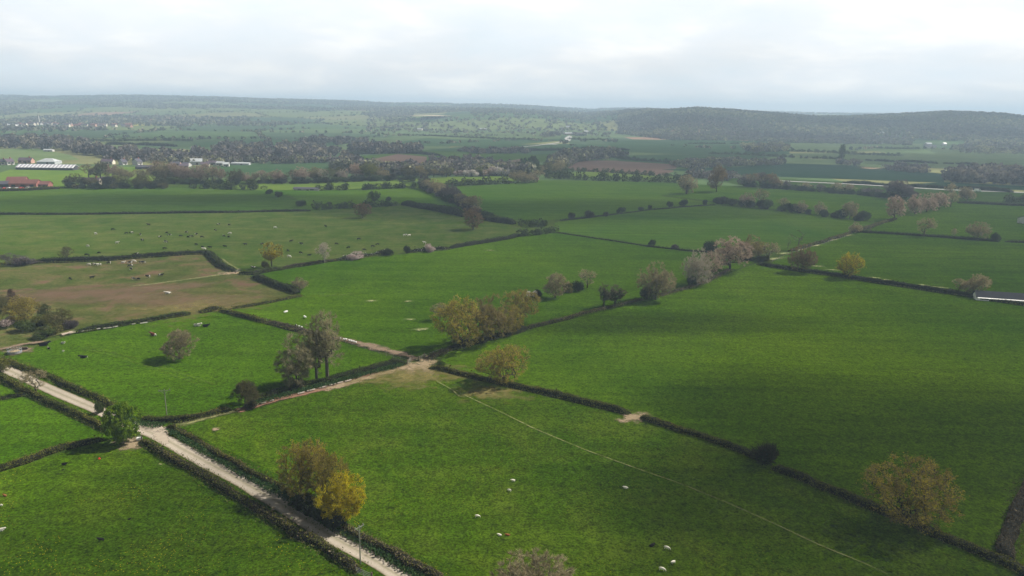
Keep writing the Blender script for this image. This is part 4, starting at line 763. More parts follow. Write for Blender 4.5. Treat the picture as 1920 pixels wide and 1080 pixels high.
TR = [  # shape, palette, base x, base y, height px, width px, name, label
 ('oaklean', 'oakrust', 560, 934, 110, 92, 'oak_tree', 'tall rusty brown oak leaning right beside the lane', 0.0),
 ('oak1', 'oak', 612, 950, 98, 82, 'oak_tree', 'olive brown oak tucked between the leaning oak and the yellow oak', None),
 ('lime', 'yellow', 640, 980, 92, 86, 'oak_tree', 'bright yellow spring oak on the field side of the lane', None),
 ('chest', 'chest', 231, 830, 70, 62, 'chestnut_tree', 'dense green chestnut in full leaf at the lane junction', None),
 ('oak2', 'oakrust', 1699, 985, 122, 158, 'oak_tree', 'wide rusty oak over the dark hedge at the bottom right', 1.0),
 ('bare0', 'bare', 1000, 1142, 106, 152, 'bare_tree', 'bare brown tree top rising from the bottom edge', None),
 ('oak0', 'oak', 944, 720, 70, 88, 'oak_tree', 'round olive oak standing in the straight dark hedge', None),
 ('oak1', 'oak', 868, 652, 86, 96, 'oak_tree', 'broad olive oak at the left of the oak clump', None),
 ('bare1', 'oakrust', 921, 638, 80, 78, 'oak_tree', 'pinkish brown oak in the middle of the oak clump', None),
 ('oak2', 'oak', 955, 628, 54, 52, 'oak_tree', 'small olive oak low in the oak clump below the middle one', None),
 ('oak0', 'oakrust', 976, 600, 55, 60, 'oak_tree', 'golden brown oak at the back right of the oak clump', 2.0),
 ('loose0', 'bare', 825, 601, 32, 34, 'bare_tree', 'small thin bare tree just left of the oak clump', None),
 ('bare2', 'bare', 1041, 559, 44, 44, 'bare_tree', 'grey brown bare tree beside the dark bushes in the rich field', None),
 ('loose1', 'bare', 1101, 541, 34, 36, 'bare_tree', 'wispy bare tree right of the dark field bushes', None),
 ('ivy', 'ivy', 1132, 577, 44, 26, 'ivy_clad_tree', 'slim ivy clad tree by the low brown hedge, left of the pair', None),
 ('ivy', 'ivy', 1153, 575, 40, 40, 'ivy_clad_tree', 'broader ivy clad tree by the low brown hedge, right of the pair', None),
 ('bare1', 'bare', 1229, 563, 66, 62, 'bare_tree', 'bare brown tree with dark ivy round its foot', None),
 ('bare0', 'pale', 1306, 535, 66, 50, 'bare_tree', 'pale whitish tree at the left of the pink group', None),
 ('loose0', 'pink', 1331, 524, 50, 46, 'bare_tree', 'small pinkish tree between the pale tree and the big pink tree', None),
 ('bare2', 'pink', 1368, 508, 60, 70, 'bare_tree', 'largest pinkish bare tree of the group by the hedge bend', None),
 ('bare0', 'oakrust', 1409, 485, 43, 48, 'bare_tree', 'brown tree behind the big pink tree', 1.0),
 ('loose1', 'bare', 1441, 488, 32, 36, 'bare_tree', 'small grey olive tree at the start of the stony ditch', None),
 ('dead', 'bare', 1497, 463, 32, 32, 'bare_tree', 'dark leafless tree with crooked limbs above the stony ditch', None),
 ('dead', 'bare', 1477, 467, 22, 14, 'bare_tree', 'spindly bare tree beside the crooked limbed tree', None),
 ('bare1', 'russet', 1502, 511, 48, 46, 'bare_tree', 'round dark russet tree in the dark trimmed hedge', None),
 ('oak2', 'yellow', 1591, 522, 46, 48, 'oak_tree', 'round yellow olive tree in the dark trimmed hedge', None),
 ('loose0', 'bare', 1797, 549, 26, 26, 'bare_tree', 'small bare tree left of the one beside the dark shed', None),
 ('bare2', 'bare', 1827, 554, 38, 48, 'bare_tree', 'bare grey tree just left of the long dark shed', None),
 ('loose1', 'bare', 1732, 444, 34, 36, 'bare_tree', 'bare spreading tree on the thin hedge, left of two', None),
 ('bare1', 'bare', 1833, 450, 32, 38, 'bare_tree', 'denser bare tree on the thin hedge, right of two', None),
 ('loose0', 'bare', 1788, 446, 17, 13, 'bare_tree', 'tiny bare tree on the thin hedge between two larger ones', None),
 ('bare0', 'bare', 1603, 437, 20, 22, 'bare_tree', 'small brown tree where the thin hedge meets the ditch', None),
 ('dead', 'bare', 1628, 438, 13, 14, 'bare_tree', 'tiny leafless sapling just right of the ditch corner', None),
 ('bare2', 'pink', 1676, 412, 42, 34, 'bare_tree', 'tall pinkish bare tree beside the stony ditch', None),
 ('bare1', 'pink', 1715, 402, 36, 32, 'bare_tree', 'pinkish tree in the ditch end cluster, first from the left', None),
 ('bare0', 'pink', 1737, 398, 34, 34, 'bare_tree', 'pinkish tree in the ditch end cluster, second from the left', None),
 ('bare2', 'pink', 1760, 393, 30, 32, 'bare_tree', 'pinkish tree in the ditch end cluster, third from the left', None),
 ('loose0', 'bare', 1782, 388, 26, 28, 'bare_tree', 'greyish tree at the right end of the ditch cluster', None),
 ('oak0', 'russet', 680, 409, 27, 29, 'oak_tree', 'small brown oak in the cow pasture under the left dark hedge', None),
 ('oak1', 'russet', 887, 431, 38, 38, 'oak_tree', 'brown spreading oak at the right of the cow pasture', None),
 ('oak2', 'dark', 702, 379, 20, 24, 'tree', 'round dark green tree above the left pasture hedge', None),
 ('flat', 'yellow', 510, 504, 46, 48, 'oak_tree', 'flat topped golden oak at the corner of the cow pasture', None),
 ('loose1', 'pale', 609, 494, 38, 30, 'bare_tree', 'pale thin bare tree on the brown hedge', None),
 ('bare0', 'bare', 562, 544, 24, 28, 'bare_tree', 'small round bare tree at the end of the very dark hedge', None),
 ('loose0', 'olive', 127, 489, 25, 30, 'tree', 'thin olive sapling behind the long herd hedge', None),
 ('bare2', 'bare', 337, 675, 54, 60, 'bare_tree', 'lone round bare tree in the square green field', None),
 ('tall0', 'tallbare', 614, 715, 126, 66, 'bare_tree', 'tallest straight bare tree in the hedge above the red track', 0.5),
 ('tall1', 'tallbare', 594, 716, 104, 52, 'bare_tree', 'second tall bare tree close left of the tallest', None),
 ('multi', 'tallbare', 556, 727, 100, 66, 'bare_tree', 'spreading many stemmed bare tree at the left of the tall pair', None),
 ('willow', 'olive', 460, 762, 46, 48, 'willow_tree', 'squat gnarled willow at the start of the red track', None),
 ('conifer', 'conifer', 25, 580, 40, 36, 'conifer_tree', 'dark russet conifer at the left edge', None),
 ('oak1', 'oak', 40, 606, 46, 60, 'tree', 'brown olive tree below the conifer in the left garden', None),
 ('oak2', 'olive', 112, 616, 36, 46, 'tree', 'olive tree at the right of the left garden', None),
 ('oak0', 'green', 83, 596, 26, 24, 'tree', 'dark green tree at the back of the left garden', None),
 ('oak1', 'olive', 2, 590, 34, 30, 'tree', 'yellowish tree at the left edge beside the conifer', None),
 ('loose1', 'bare', 68, 738, 44, 48, 'bare_tree', 'small bare brown tree on the lower lane hedge', None),
 ('bush1', 'green', 185, 778, 28, 17, 'shrub', 'slim dark bush on the lane edge left of the chestnut', None),
 ('bush2', 'lime', -4, 700, 32, 34, 'shrub', 'yellow green bush at the left edge beside the lane', None),
 ('thorn', 'dark', 1433, 870, 42, 54, 'shrub', 'big dark thorn bush in the long right hedge', None),
 ('blossom', 'white', 997, 558, 15, 18, 'blossom_bush', 'white blossom bush behind the golden brown oak', None),
 ('bush0', 'dark', 1007, 557, 14, 17, 'shrub', 'dark bush touching the white blossom bush', None),
 ('bush1', 'olive', 1066, 548, 20, 24, 'shrub', 'brownish bush left of the round dark field bush', None),
 ('bush2', 'dark', 1085, 547, 21, 22, 'shrub', 'round dark green bush in the rich field', None),
 ('bush0', 'ivy', 1214, 562, 24, 28, 'shrub', 'dark ivy thicket at the foot of the bare brown tree', None),
 ('bush1', 'dark', 1298, 536, 20, 22, 'shrub', 'dark bush at the foot of the pale whitish tree', None),
 ('bush2', 'dark', 1329, 475, 24, 24, 'evergreen_bush', 'dark evergreen bush behind the pink group', None),
 ('thorn', 'dark', 1400, 489, 12, 30, 'shrub', 'low dark scrub under the brown tree by the ditch', None),
 ('thorn', 'dark', 1428, 491, 12, 26, 'shrub', 'low dark scrub under the small grey olive tree', None),
 ('bush0', 'dark', 1865, 453, 16, 14, 'shrub', 'dark upright bush at the end of the thin hedge', None),
 ('bush1', 'dark', 1222, 463, 15, 12, 'shrub', 'small dark bush on the wire hedge, left of two', None),
 ('bush2', 'purple', 1264, 468, 10, 14, 'shrub', 'small purplish bush on the wire hedge, right of two', None),
 ('bush0', 'dark', 506, 364, 9, 15, 'shrub', 'dark bush in the ley corner, upper of a touching pair', None),
 ('bush1', 'green', 521, 370, 12, 19, 'shrub', 'dark bush in the ley corner, lower of a touching pair', None),
 ('bush2', 'dark', 566, 387, 12, 18, 'shrub', 'lone dark bush above the thin straight hedge', None),
 ('bush0', 'dark', 729, 378, 9, 9, 'shrub', 'tiny dark bush right of the round dark green tree', None),
 ('bush1', 'dark', 826, 393, 9, 11, 'shrub', 'small dark bush on the hedge above the cow pasture', None),
 ('bush1', 'green', 88, 634, 18, 38, 'shrub', 'dark green spreading shrub by the garden hedge', None),
 ('blossom', 'blossom', 14, 613, 20, 34, 'blossom_bush', 'pink blossom bush at the left edge of the garden', None),
 ('bush2', 'lime', 77, 612, 22, 32, 'shrub', 'bright yellow green shrub in the left garden', None),
 ('bush0', 'green', 45, 622, 20, 36, 'shrub', 'mid green shrub below the brown olive garden tree', None),
 ('bush2', 'olive', 105, 625, 16, 30, 'shrub', 'olive shrub beside the dark spreading garden shrub', None),
 ('thorn', 'purple', 134, 617, 18, 26, 'shrub', 'dark twiggy bush at the end of the garden hedge', None),
 ('blossom', 'blossom', 806, 472, 15, 26, 'blossom_bush', 'pink white blossom bush in the hedge behind the rich field', None),
 ('blossom', 'blossom', 668, 485, 12, 40, 'blossom_bush', 'low pale blossom bush in the hedge behind the rich field', None),
 ('bush1', 'dark', 762, 476, 17, 13, 'evergreen_bush', 'upright dark bush at the hedge gap behind the rich field', None),
 ('bush2', 'dark', 727, 479, 13, 22, 'shrub', 'dark round bush at the end of the pale blossom hedge', None),
 ('bush0', 'olive', 497, 505, 15, 16, 'shrub', 'small olive bush at the foot of the flat topped oak', None),
 ('bush2', 'green', 825, 685, 9, 16, 'shrub', 'small scrubby bush just above the hedge by the gate', None),
 ('thorn', 'green', 615, 975, 34, 50, 'shrub', 'shadowed bramble thicket between the oaks and the lane', None),
 ('thorn', 'dark', 575, 952, 26, 44, 'shrub', 'dark thicket at the foot of the leaning oak', None),
 ('thorn', 'dark', 470, 768, 16, 24, 'shrub', 'dark bramble clump right of the gnarled willow', None),
]
for s, pl, x, y, h, w, nm, lb, rz in TR:
    plant(s, pl, x, y, h, w, lb, nm, 'tree' if 'tree' in nm else ('shrub' if nm != 'blossom_bush' else 'bush'), None, rz)
# ivy sleeves on the ivy-clad trunks
for (x, y, hp, wp) in ((1132, 577, 38, 14), (1153, 575, 30, 17)):
    pass
def row(shapes, pals, pts, n, h, w, what, where, name, group, cat='tree', jit=.25, hv=.3):
    """a row of single trees along a line; each told apart by its place in the row"""
    dd = G(*pts[0])[1]
    if dd > 480: h *= .74; w *= .82
    r = np.random.RandomState(len(where) + n); P = resample(np.array([G(*p) for p in pts]), .5)
    xs_ = np.clip((np.arange(n) + .5 + r.uniform(-jit, jit, n)) / n, 0, 1); 
    for k in range(n):
        p = P[int(xs_[k] * (len(P) - 1))]; f = 1 + hv * r.uniform(-1, 1); i = r.randint(len(pals))
        lab = '%s, %s from the left %s' % (what[i] if isinstance(what, (list, tuple)) else what, ordw(k), where)
        plant(shapes[r.randint(len(shapes))], pals[i], 0, 0, 0, 0, lab, name, cat, group, at=(p[0], p[1] + r.uniform(-4, 4), p[2]), hm=h * f, wm=w * f * r.uniform(.85, 1.15))
BA = ['bare0', 'bare1', 'bare2', 'loose0', 'loose1']; BU = ['bush0', 'bush1', 'bush2', 'thorn']
row(BU, ['dark', 'green', 'dark'], [(1335, 381), (1400, 389), (1480, 398), (1560, 408), (1640, 417)], 16, 6.5, 8.5, ['dark bush', 'green bush', 'dark bush'], 'in the hedge under the sunlit field', 'shrub', 'bushes in the row below the sunlit right field', 'shrub')
row(BA, ['bare', 'bare', 'pink'], [(1375, 386), (1430, 390), (1500, 400), (1610, 412)], 6, 9.5, 9, ['grey bare tree', 'brown bare tree', 'pinkish bare tree'], 'in the bush row under the sunlit field', 'bare_tree', 'bare trees in the row below the sunlit right field')
row(BU, ['dark'], [(1055, 414), (1110, 408), (1180, 398), (1240, 390), (1340, 385)], 9, 3.6, 4.2, 'small dark bush', 'on the broken centre hedge', 'shrub', 'bushes on the broken centre hedge', 'shrub')
row(['bare0', 'bare1', 'oak0', 'loose0'], ['purple', 'bare', 'bare'], [(790, 352), (815, 360), (840, 370), (862, 382), (880, 394), (896, 404)], 16, 10, 12, ['dark purplish tree', 'grey twiggy tree', 'grey brown tree'], 'in the spinney above the cows', 'bare_tree', 'trees of the spinney above the cow pasture')
row(BU, ['dark', 'purple'], [(785, 354), (820, 366), (850, 380), (880, 400), (905, 412), (930, 414)], 14, 6, 9, ['dark bush', 'purplish bush'], 'under the spinney above the cow pasture', 'shrub', 'bushes under the spinney', 'shrub')
row(BA + ['oak1'], ['bare', 'russet'], [(1284, 364), (1292, 363)], 2, 17, 15, ['grey oak', 'russet oak'], 'of the pair left of the sunlit right field', 'oak_tree', 'oak pair by the sunlit right field')
plant('bare2', 'russet', 1343, 360, 46, 32, 'tall russet tree standing alone before the white road', 'bare_tree')
row(BA, ['bare', 'purple', 'russet'], [(1395, 350), (1430, 352), (1480, 355)], 7, 13, 14, ['grey bare tree', 'dark purplish tree', 'russet bare tree'], 'in the clump below the white road', 'bare_tree', 'trees below the white road')
row(BU, ['dark'], [(1400, 351), (1500, 358), (1690, 373)], 12, 5, 9, 'dark hedge bush', 'under the trees below the white road', 'shrub', 'bushes below the white road', 'shrub')
row(BA, ['purple', 'bare'], [(1500, 358), (1600, 363), (1690, 372)], 7, 8, 11, ['dark purplish tree', 'grey bare tree'], 'in the hedge under the white road', 'bare_tree', 'trees in the dark hedge below the white road')
row(['bare0', 'bare2'], ['purple'], [(1670, 371), (1690, 373), (1712, 374)], 3, 15, 17, 'big dark purplish tree', 'above the pink ditch trees', 'bare_tree', 'dark clump above the ditch trees')
row(BA, ['bare'], [(1775, 372), (1800, 374), (1830, 378)], 3, 13, 11, 'grey bare tree', 'right of the dark clump near the white road', 'bare_tree', 'grey trees near the white road')
row(['oak0', 'oak2', 'bare1'], ['dark', 'green', 'olive'], [(120, 350), (160, 351), (210, 352), (260, 352), (310, 352)], 12, 10, 11, ['dark evergreen tree', 'mid green tree', 'olive tree'], 'in the tree belt right of the red barn', 'tree', 'trees right of the red barn')
row(BU, ['green', 'olive', 'dark'], [(125, 353), (200, 354), (318, 353)], 14, 5, 8, ['green bush', 'olive bush', 'dark bush'], 'along the belt edge right of the red barn', 'shrub', 'bushes right of the red barn', 'shrub')
row(BA, ['bare', 'olive', 'pink'], [(160, 334), (200, 333), (240, 334), (275, 338)], 7, 13, 14, ['grey bare tree', 'olive tree', 'pinkish tree'], 'behind the belt in the yellow green pasture', 'bare_tree', 'trees in the yellow green pasture')
row(BA, ['pink', 'bare', 'pink'], [(285, 342), (320, 342), (360, 342), (415, 343)], 12, 17, 14, ['pinkish bare tree', 'grey bare tree', 'rosy bare tree'], 'in the tall pinkish row', 'bare_tree', 'tall pinkish tree row')
row(BU, ['dark', 'green'], [(288, 345), (350, 345), (420, 346)], 12, 6, 8, ['dark bush', 'green bush'], 'at the foot of the tall pinkish row', 'shrub', 'bushes at the foot of the pinkish row', 'shrub')
row(BA, ['bare', 'pink', 'olive'], [(420, 345), (480, 343), (540, 342), (555, 342)], 11, 12, 13, ['grey bare tree', 'pinkish tree', 'olive tree'], 'beside the round rosy tree', 'bare_tree', 'trees left of the round rosy tree')
row(BU, ['dark', 'dark', 'green'], [(440, 346), (500, 345), (560, 344), (640, 342)], 12, 6, 10, ['dark bush', 'black green bush', 'green bush'], 'along the belt foot', 'shrub', 'bushes at the belt foot left of centre', 'shrub')
plant('bare1', 'pink', 565, 342, 27, 37, 'large round rosy tree on the bright strip left of centre', 'bare_tree')
row(['loose0', 'loose1', 'bare0', 'lime'], ['bare', 'pale', 'lime'], [(585, 342), (610, 341), (650, 339)], 7, 13, 12, ['grey bare tree', 'pale bare tree', 'yellow green tree'], 'before the yellow willows', 'tree', 'trees right of the round rosy tree')
plant('lime', 'lime', 693, 338, 32, 36, 'big rounded pale yellow willow in the middle tree belt', 'willow_tree', 'tree')
plant('bare2', 'pink', 668, 338, 29, 30, 'pinkish grey tree against the left of the yellow willow', 'bare_tree')
plant('bare0', 'bare', 716, 338, 24, 26, 'grey tree against the right of the yellow willow', 'bare_tree')
row(BU, ['dark', 'green'], [(640, 341), (690, 340), (735, 339), (770, 341)], 9, 6, 10, ['dark bush', 'green bush'], 'at the foot of the yellow willow belt', 'shrub', 'bushes under the yellow willow belt', 'shrub')
row(['loose0', 'bare1', 'bare2'], ['olive', 'bare', 'oakrust'], [(760, 334), (800, 333), (845, 332)], 7, 11, 12, ['olive tree', 'grey tree', 'brown tree'], 'behind the brilliant green strip, left part', 'tree', 'trees behind the green strip')
row(['blossom', 'lime', 'bush1'], ['white', 'lime', 'blossom'], [(840, 330), (890, 331), (945, 329), (965, 328)], 14, 9, 10, ['white blossom tree', 'yellow green tree', 'pink white blossom tree'], 'behind the brilliant green strip, right part', 'blossom_tree', 'blossom trees behind the green strip', 'tree')
row(['oak0', 'oak2', 'conifer'], ['dark'], [(972, 322), (990, 320), (1003, 318)], 4, 17, 13, 'black green pine', 'beside the small red plough strip', 'pine_tree', 'pines beside the red plough strip')
row(BA, ['pink', 'purple', 'bare'], [(968, 342), (990, 343), (1012, 342)], 5, 10, 13, ['pinkish tree', 'purplish tree', 'grey tree'], 'at the green strip end', 'bare_tree', 'brown clump right of the green strip')
row(['bare0', 'oak1', 'lime'], ['olive', 'bare', 'green'], [(1000, 328), (1030, 325), (1060, 322)], 7, 16, 15, ['olive tree', 'grey tree', 'green tree'], 'in the grove left of the wide ploughland', 'tree', 'grove left of the wide ploughland')
plant('poplar', 'green', 1577, 303, 30, 12, 'tall dark poplar rising alone on the far pale fields', 'poplar_tree', 'tree')
# fallen tree
s = SH['dead']; g = G(45, 497); root = empty('fallen_tree', (g[0] + 7, g[1], 1.3), 0); root.rotation_euler = (R(8), R(-80), .15); root.scale = (.42, .6, 1.15); tag(root, 'fallen purple grey dead tree by the hedge at the left', 'tree')
a = link('trunk', s[0], root); setmat(a, 0, bark_g); c_ = link('crown', SH['loose0'][1], root)
for i, m_ in enumerate((bark_g, PAL['purple'][1], PAL['purple'][2])): setmat(c_, i, m_)
plant('thorn', 'purple', 45, 497, 14, 46, 'dark scrub round the fallen dead tree', 'shrub')


# ------------------------------------------------------------------ animals
def skin(name, V, E, Rr, sub=1):
    me = bpy.data.meshes.new(name + '_skeleton'); me.from_pydata(V, E, []); o = bpy.data.objects.new(name, me); COL.objects.link(o)
    md = o.modifiers.new('skin', 'SKIN'); md.use_smooth_shade = True
    for i, r in enumerate(Rr):
        me.skin_vertices[0].data[i].radius = (r, r)
    me.skin_vertices[0].data[0].use_root = True
    s_ = o.modifiers.new('sub', 'SUBSURF'); s_.levels = sub; s_.render_levels = sub
    dg = bpy.context.evaluated_depsgraph_get(); ev = bpy.data.meshes.new_from_object(o.evaluated_get(dg)); ev.name = name
    bpy.data.objects.remove(o); bpy.data.meshes.remove(me); return ev
def beast(name, pose, fat=1.0, leg=1.0):
    b = 1.12 if pose != 'lie' else .52
    V = [(-.72, 0, b), (0, 0, b - .04), (.58, 0, b)]; Rr = [.36 * fat, .43 * fat, .38 * fat]; E = [(0, 1), (1, 2)]
    def add(p, r, par):
        V.append(p); Rr.append(r); E.append((par, len(V) - 1)); return len(V) - 1
    if pose == 'graze': n = add((.98, 0, .92), .21 * fat, 2); h = add((1.30, 0, .48), .15, n); add((1.42, 0, .16), .10, h)
    elif pose == 'stand': n = add((1.0, 0, 1.32), .21 * fat, 2); h = add((1.30, 0, 1.48), .16, n); add((1.62, 0, 1.30), .10, h)
    else: n = add((.98, .1, .80), .21 * fat, 2); h = add((1.25, .22, .95), .16, n); add((1.52, .36, .80), .10, h)
    for s in (-1, 1): add((V[h][0] - .05, V[h][1] + s * .24, V[h][2] + .06), .045, h)
    t = add((-1.10, 0, b + .12), .06, 0); add((-1.20, 0, b - .48), .045, t)
    for s in (-1, 1):
        if pose == 'lie':
            k = add((-.60, s * .36, .24), .16, 0); add((-.20, s * .50, .12), .08, k)
            k = add((.55, s * .30, .24), .14, 2); add((.85, s * .34, .10), .07, k)
        else:
            k = add((-.76, s * .23, .78 * leg), .17, 0); k = add((-.88, s * .23, .48 * leg), .085, k); add((-.80, s * .23, .03), .07, k)
            k = add((.56, s * .21, .74), .14, 2); k = add((.60, s * .21, .40), .075, k); add((.57, s * .21, .03), .065, k)
    return skin(name, V, E, Rr)
BEAST = {p: beast('cow_body', p) for p in ('graze', 'stand', 'lie')}
SHEEP = {p: beast('sheep_body', p, 1.22) for p in ('graze', 'stand', 'lie')}
def coat(name, a, b, lo, hi, sc=.85):
    m, nt, o = mat(name); tc = nt.nodes.new('ShaderNodeTexCoord'); oi = nt.nodes.new('ShaderNodeObjectInfo')
    v = nt.nodes.new('ShaderNodeVectorMath'); v.operation = 'ADD'; nt.links.new(tc.outputs['Object'], v.inputs[0])
    cx = nt.nodes.new('ShaderNodeCombineXYZ'); nt.links.new(math_(nt, 'MULTIPLY', oi.outputs['Random'], 40), cx.inputs[0]); nt.links.new(cx.outputs[0], v.inputs[1])
    d = nt.nodes.new('ShaderNodeBsdfDiffuse'); nt.links.new(ramp(nt, noise(nt, v.outputs[0], sc, 2), [(lo, a), (hi, b)]), d.inputs[0]); nt.links.new(d.outputs[0], o.inputs[0]); return m
BK, WH = (0.012, 0.012, 0.014), (0.62, 0.58, 0.52)
COATS = {'k': ('black', coat('black_coat', BK, WH, .74, .78)), 'p': ('black and white', coat('pied_coat', BK, WH, .54, .58)), 'w': ('mostly white', coat('white_coat', BK, (0.60, 0.57, 0.51), .32, .36)),
         'r': ('brown and white', coat('red_coat', (0.12, 0.03, 0.015), WH, .50, .54)), 's': ('white', coat('wool', (0.62, 0.57, 0.46), (0.76, 0.72, 0.62), .35, .6, 3)),
         'b': ('brown', coat('brown_wool', (0.20, 0.075, 0.03), (0.28, 0.11, 0.05), .35, .6, 3)), 'd': ('black', coat('black_wool', (0.012, 0.012, 0.012), (0.03, 0.028, 0.026), .35, .6, 3))}
ar = np.random.RandomState(12)
def animal(src, pose, ct, px, py, label, name, cat, group, scale=1.0, rz=None):
    o = link(name, src[pose]); g = G(px, py); o.location = (g[0], g[1], g[2] + .22 + .0 * 1); o.location.z = .24
    o.rotation_euler = (0, 0, ar.choice([0, math.pi]) + ar.uniform(-.7, .7) if rz is None else rz); f = scale * ar.uniform(.92, 1.06); o.scale = (f, f, f)
    if not o.data.materials: o.data.materials.append(None)
    setmat(o, 0, COATS[ct][1]); return tag(o, label, cat, group)
H_FAR = [(180, 439, 'w'), (212, 431, 'k'), (237, 438, 'k'), (247, 437, 'p'), (263, 440, 'p'), (279, 422, 'k'), (300, 445, 'p'), (313, 437, 'p'), (318, 441, 'p'), (339, 443, 'k'), (350, 436, 'p'), (353, 445, 'k'), (359, 444, 'p'), (368, 440, 'p'), (379, 445, 'k'),
         (404, 432, 'p'), (410, 421, 'p'), (420, 443, 'p'), (430, 422, 'k'), (431, 438, 'w'), (429, 445, 'p'), (516, 427, 'w'), (611, 425, 'k'), (673, 449, 'k'), (759, 442, 'w'), (767, 442, 'w')]
H_NEAR = [(163, 479, 'k'), (165, 462, 'w'), (173, 485, 'w'), (186, 475, 'k'), (220, 456, 'w'), (255, 478, 'p'), (267, 451, 'p'), (309, 467, 'k'), (311, 454, 'p'), (368, 459, 'k'), (380, 464, 'k'), (383, 468, 'w'), (394, 465, 'k'), (422, 463, 'k'), (460, 459, 'k'), (475, 501, 'p'), (492, 458, 'p'),
          (540, 471, 'k'), (542, 482, 'w'), (546, 453, 'k'), (565, 458, 'p'), (564, 475, 'p'), (580, 480, 'k'), (631, 458, 'k'), (653, 465, 'k'), (683, 469, 'k'), (699, 463, 'k'), (708, 459, 'k'), (796, 456, 'w')]
H_LOW = [(132, 524, 'k'), (167, 497, 'w'), (173, 522, 'k'), (177, 497, 'p'), (186, 498, 'w'), (204, 494, 'p'), (231, 492, 'w'), (244, 494, 'p'), (245, 500, 'p'), (246, 506, 'p'), (251, 491, 'w'), (251, 524, 'p'), (260, 525, 'k'), (265, 493, 'p'), (269, 493, 'p'), (278, 520, 'p'), (302, 518, 'p')]
for lst, where, grp in ((sorted(H_FAR), 'in the far half of the big herd', 'dairy cows of the big herd'), (sorted(H_NEAR), 'in the near half of the big herd', 'dairy cows of the big herd'), (sorted(H_LOW), 'below the long dark herd hedge', 'dairy cows below the herd hedge')):
    for k, (x, y, ct) in enumerate(lst):
        ps = 'lie' if (x, y) in ((173, 485), (231, 492), (475, 501)) else ar.choice(['graze', 'graze', 'stand'])
        animal(BEAST, ps, ct, x, y + 2, '%s cow, %s from the left %s' % (COATS[ct][0], ordw(k), where), 'cow', 'cow', grp, .72)
for x, y, ct, ps, l, s in [(315, 552, 'w', 'lie', 'white cow lying alone on the pink soil pasture', 1.1), (82, 650, 'k', 'lie', 'black cow lying near the cattle feeder', 1.35), (92, 656, 'p', 'lie', 'calf lying in front of the black cow by the feeder', .6), (118, 646, 'w', 'lie', 'small white calf lying right of the black cow', .7),
        (119, 662, 'w', 'stand', 'tiny pale calf standing in the square field', .45), (157, 673, 'p', 'lie', 'black and white cow lying in the left part of the square field', 1.0), (288, 631, 'r', 'lie', 'brown and white cow left of the lone bare tree', 1.15), (370, 613, 'w', 'lie', 'white cow lying behind the lone bare tree, left of a black one', 1.2), (386, 614, 'k', 'lie', 'black cow lying behind the lone bare tree, right of a white one', 1.1)]:
    animal(BEAST, ps, ct, x, y, l, 'cow' if 'calf' not in l else 'calf', 'cow' if 'calf' not in l else 'calf', 'cattle in the square field' if y > 560 else None, s * .8)
for x, y, ct, ps, l, s in [(962, 906, 's', 'stand', 'white sheep, upper of a close pair in the front field', .5), (955, 924, 's', 'graze', 'white sheep, lower of a close pair in the front field', .5), (895, 973, 's', 'graze', 'white sheep alone left of the footpath', .55), (937, 1007, 's', 'lie', 'white lamb beside the brown lamb', .5),
        (952, 1007, 'b', 'lie', 'brown lamb lying beside a white one', .5), (1173, 918, 's', 'lie', 'white sheep resting alone under the footpath', .62), (1222, 1027, 'd', 'lie', 'black sheep lying near three white sheep', .62), (1250, 1033, 's', 'graze', 'white sheep just right of the black sheep', .58),
        (1262, 1060, 's', 'stand', 'white sheep in the middle of the bottom three', .58), (1241, 1073, 's', 'graze', 'white sheep at the very bottom of the flock', .62), (2, 998, 's', 'lie', 'white sheep at the left edge of the flowery pasture', .7), (3, 951, 's', 'lie', 'small white lamb at the left edge of the flowery pasture', .45),
        (190, 1018, 'd', 'stand', 'black sheep alone in the flowery pasture', .6), (243, 977, 'd', 'lie', 'small black lamb in the flowery pasture', .35), (121, 874, 'd', 'lie', 'black sheep lying flat near the low left hedge', .7), (118, 884, 'd', 'lie', 'small black lamb below the lying black sheep', .32), (10, 933, 'b', 'lie', 'reddish brown sheep at the left edge above a white lamb', .5)]:
    animal(SHEEP, ps, ct, x, y, l, 'sheep' if 'lamb' not in l else 'lamb', 'sheep' if 'lamb' not in l else 'lamb', 'sheep in the front field' if x > 800 else 'sheep in the flowery pasture', s * .62)

# ------------------------------------------------------------------ poles, gates, fences, farm bits
wood_w = plain('weathered_wood', (0.22, 0.20, 0.17), .9, .25, 4); wood_d = plain('dark_wood', (0.09, 0.07, 0.05), .9, .25, 4); steel = plain('galvanised_steel', (0.25, 0.255, 0.26), .6, .1, 3, .3)
white_p = plain('white_paint', (0.78, 0.77, 0.74), .6, .06, 2); stone_p = plain('pale_stone', (0.36, 0.35, 0.30), .9, .2, 2); concrete = plain('concrete', (0.38, 0.33, 0.28), .9, .15, 1.5); pole_m = plain('pale_pole_wood', (0.20, 0.21, 0.16), .9, .2, 3)
def pole(label, px, py, h, rz, arm=2.2):
    root = empty('utility_pole', G(px, py), rz); tag(root, label, 'utility pole')
    b = MB(); b.tube((0, 0, -.2), (0, 0, h), .10, .07, 8); b.build('post', pole_m, root)
    b = MB(); b.box(-arm / 2, arm / 2, -.05, .05, h - .32, h - .22); b.build('crossarm', pole_m, root)
    for x in (-arm * .42, 0, arm * .42):
        c = MB(); c.tube((x, 0, h - .2), (x, 0, h - .02), .05, .07, 6); c.tube((x, 0, h - .02), (x, 0, h + .06), .04, .03, 6); c.build('insulator', steel, root)
    b = MB(); b.tube((-arm * .3, 0, h - .3), (0, 0, h - .95), .03, .03, 5); b.tube((arm * .3, 0, h - .3), (0, 0, h - .95), .03, .03, 5); b.build('brace', steel, root)
pole('pale wooden utility pole with crossarm in the lone tree field', 313, 780, 5.6, .35)
pole('thin wooden utility pole beside the lane at the bottom', 676, 1060, 6.0, .9, 1.6)
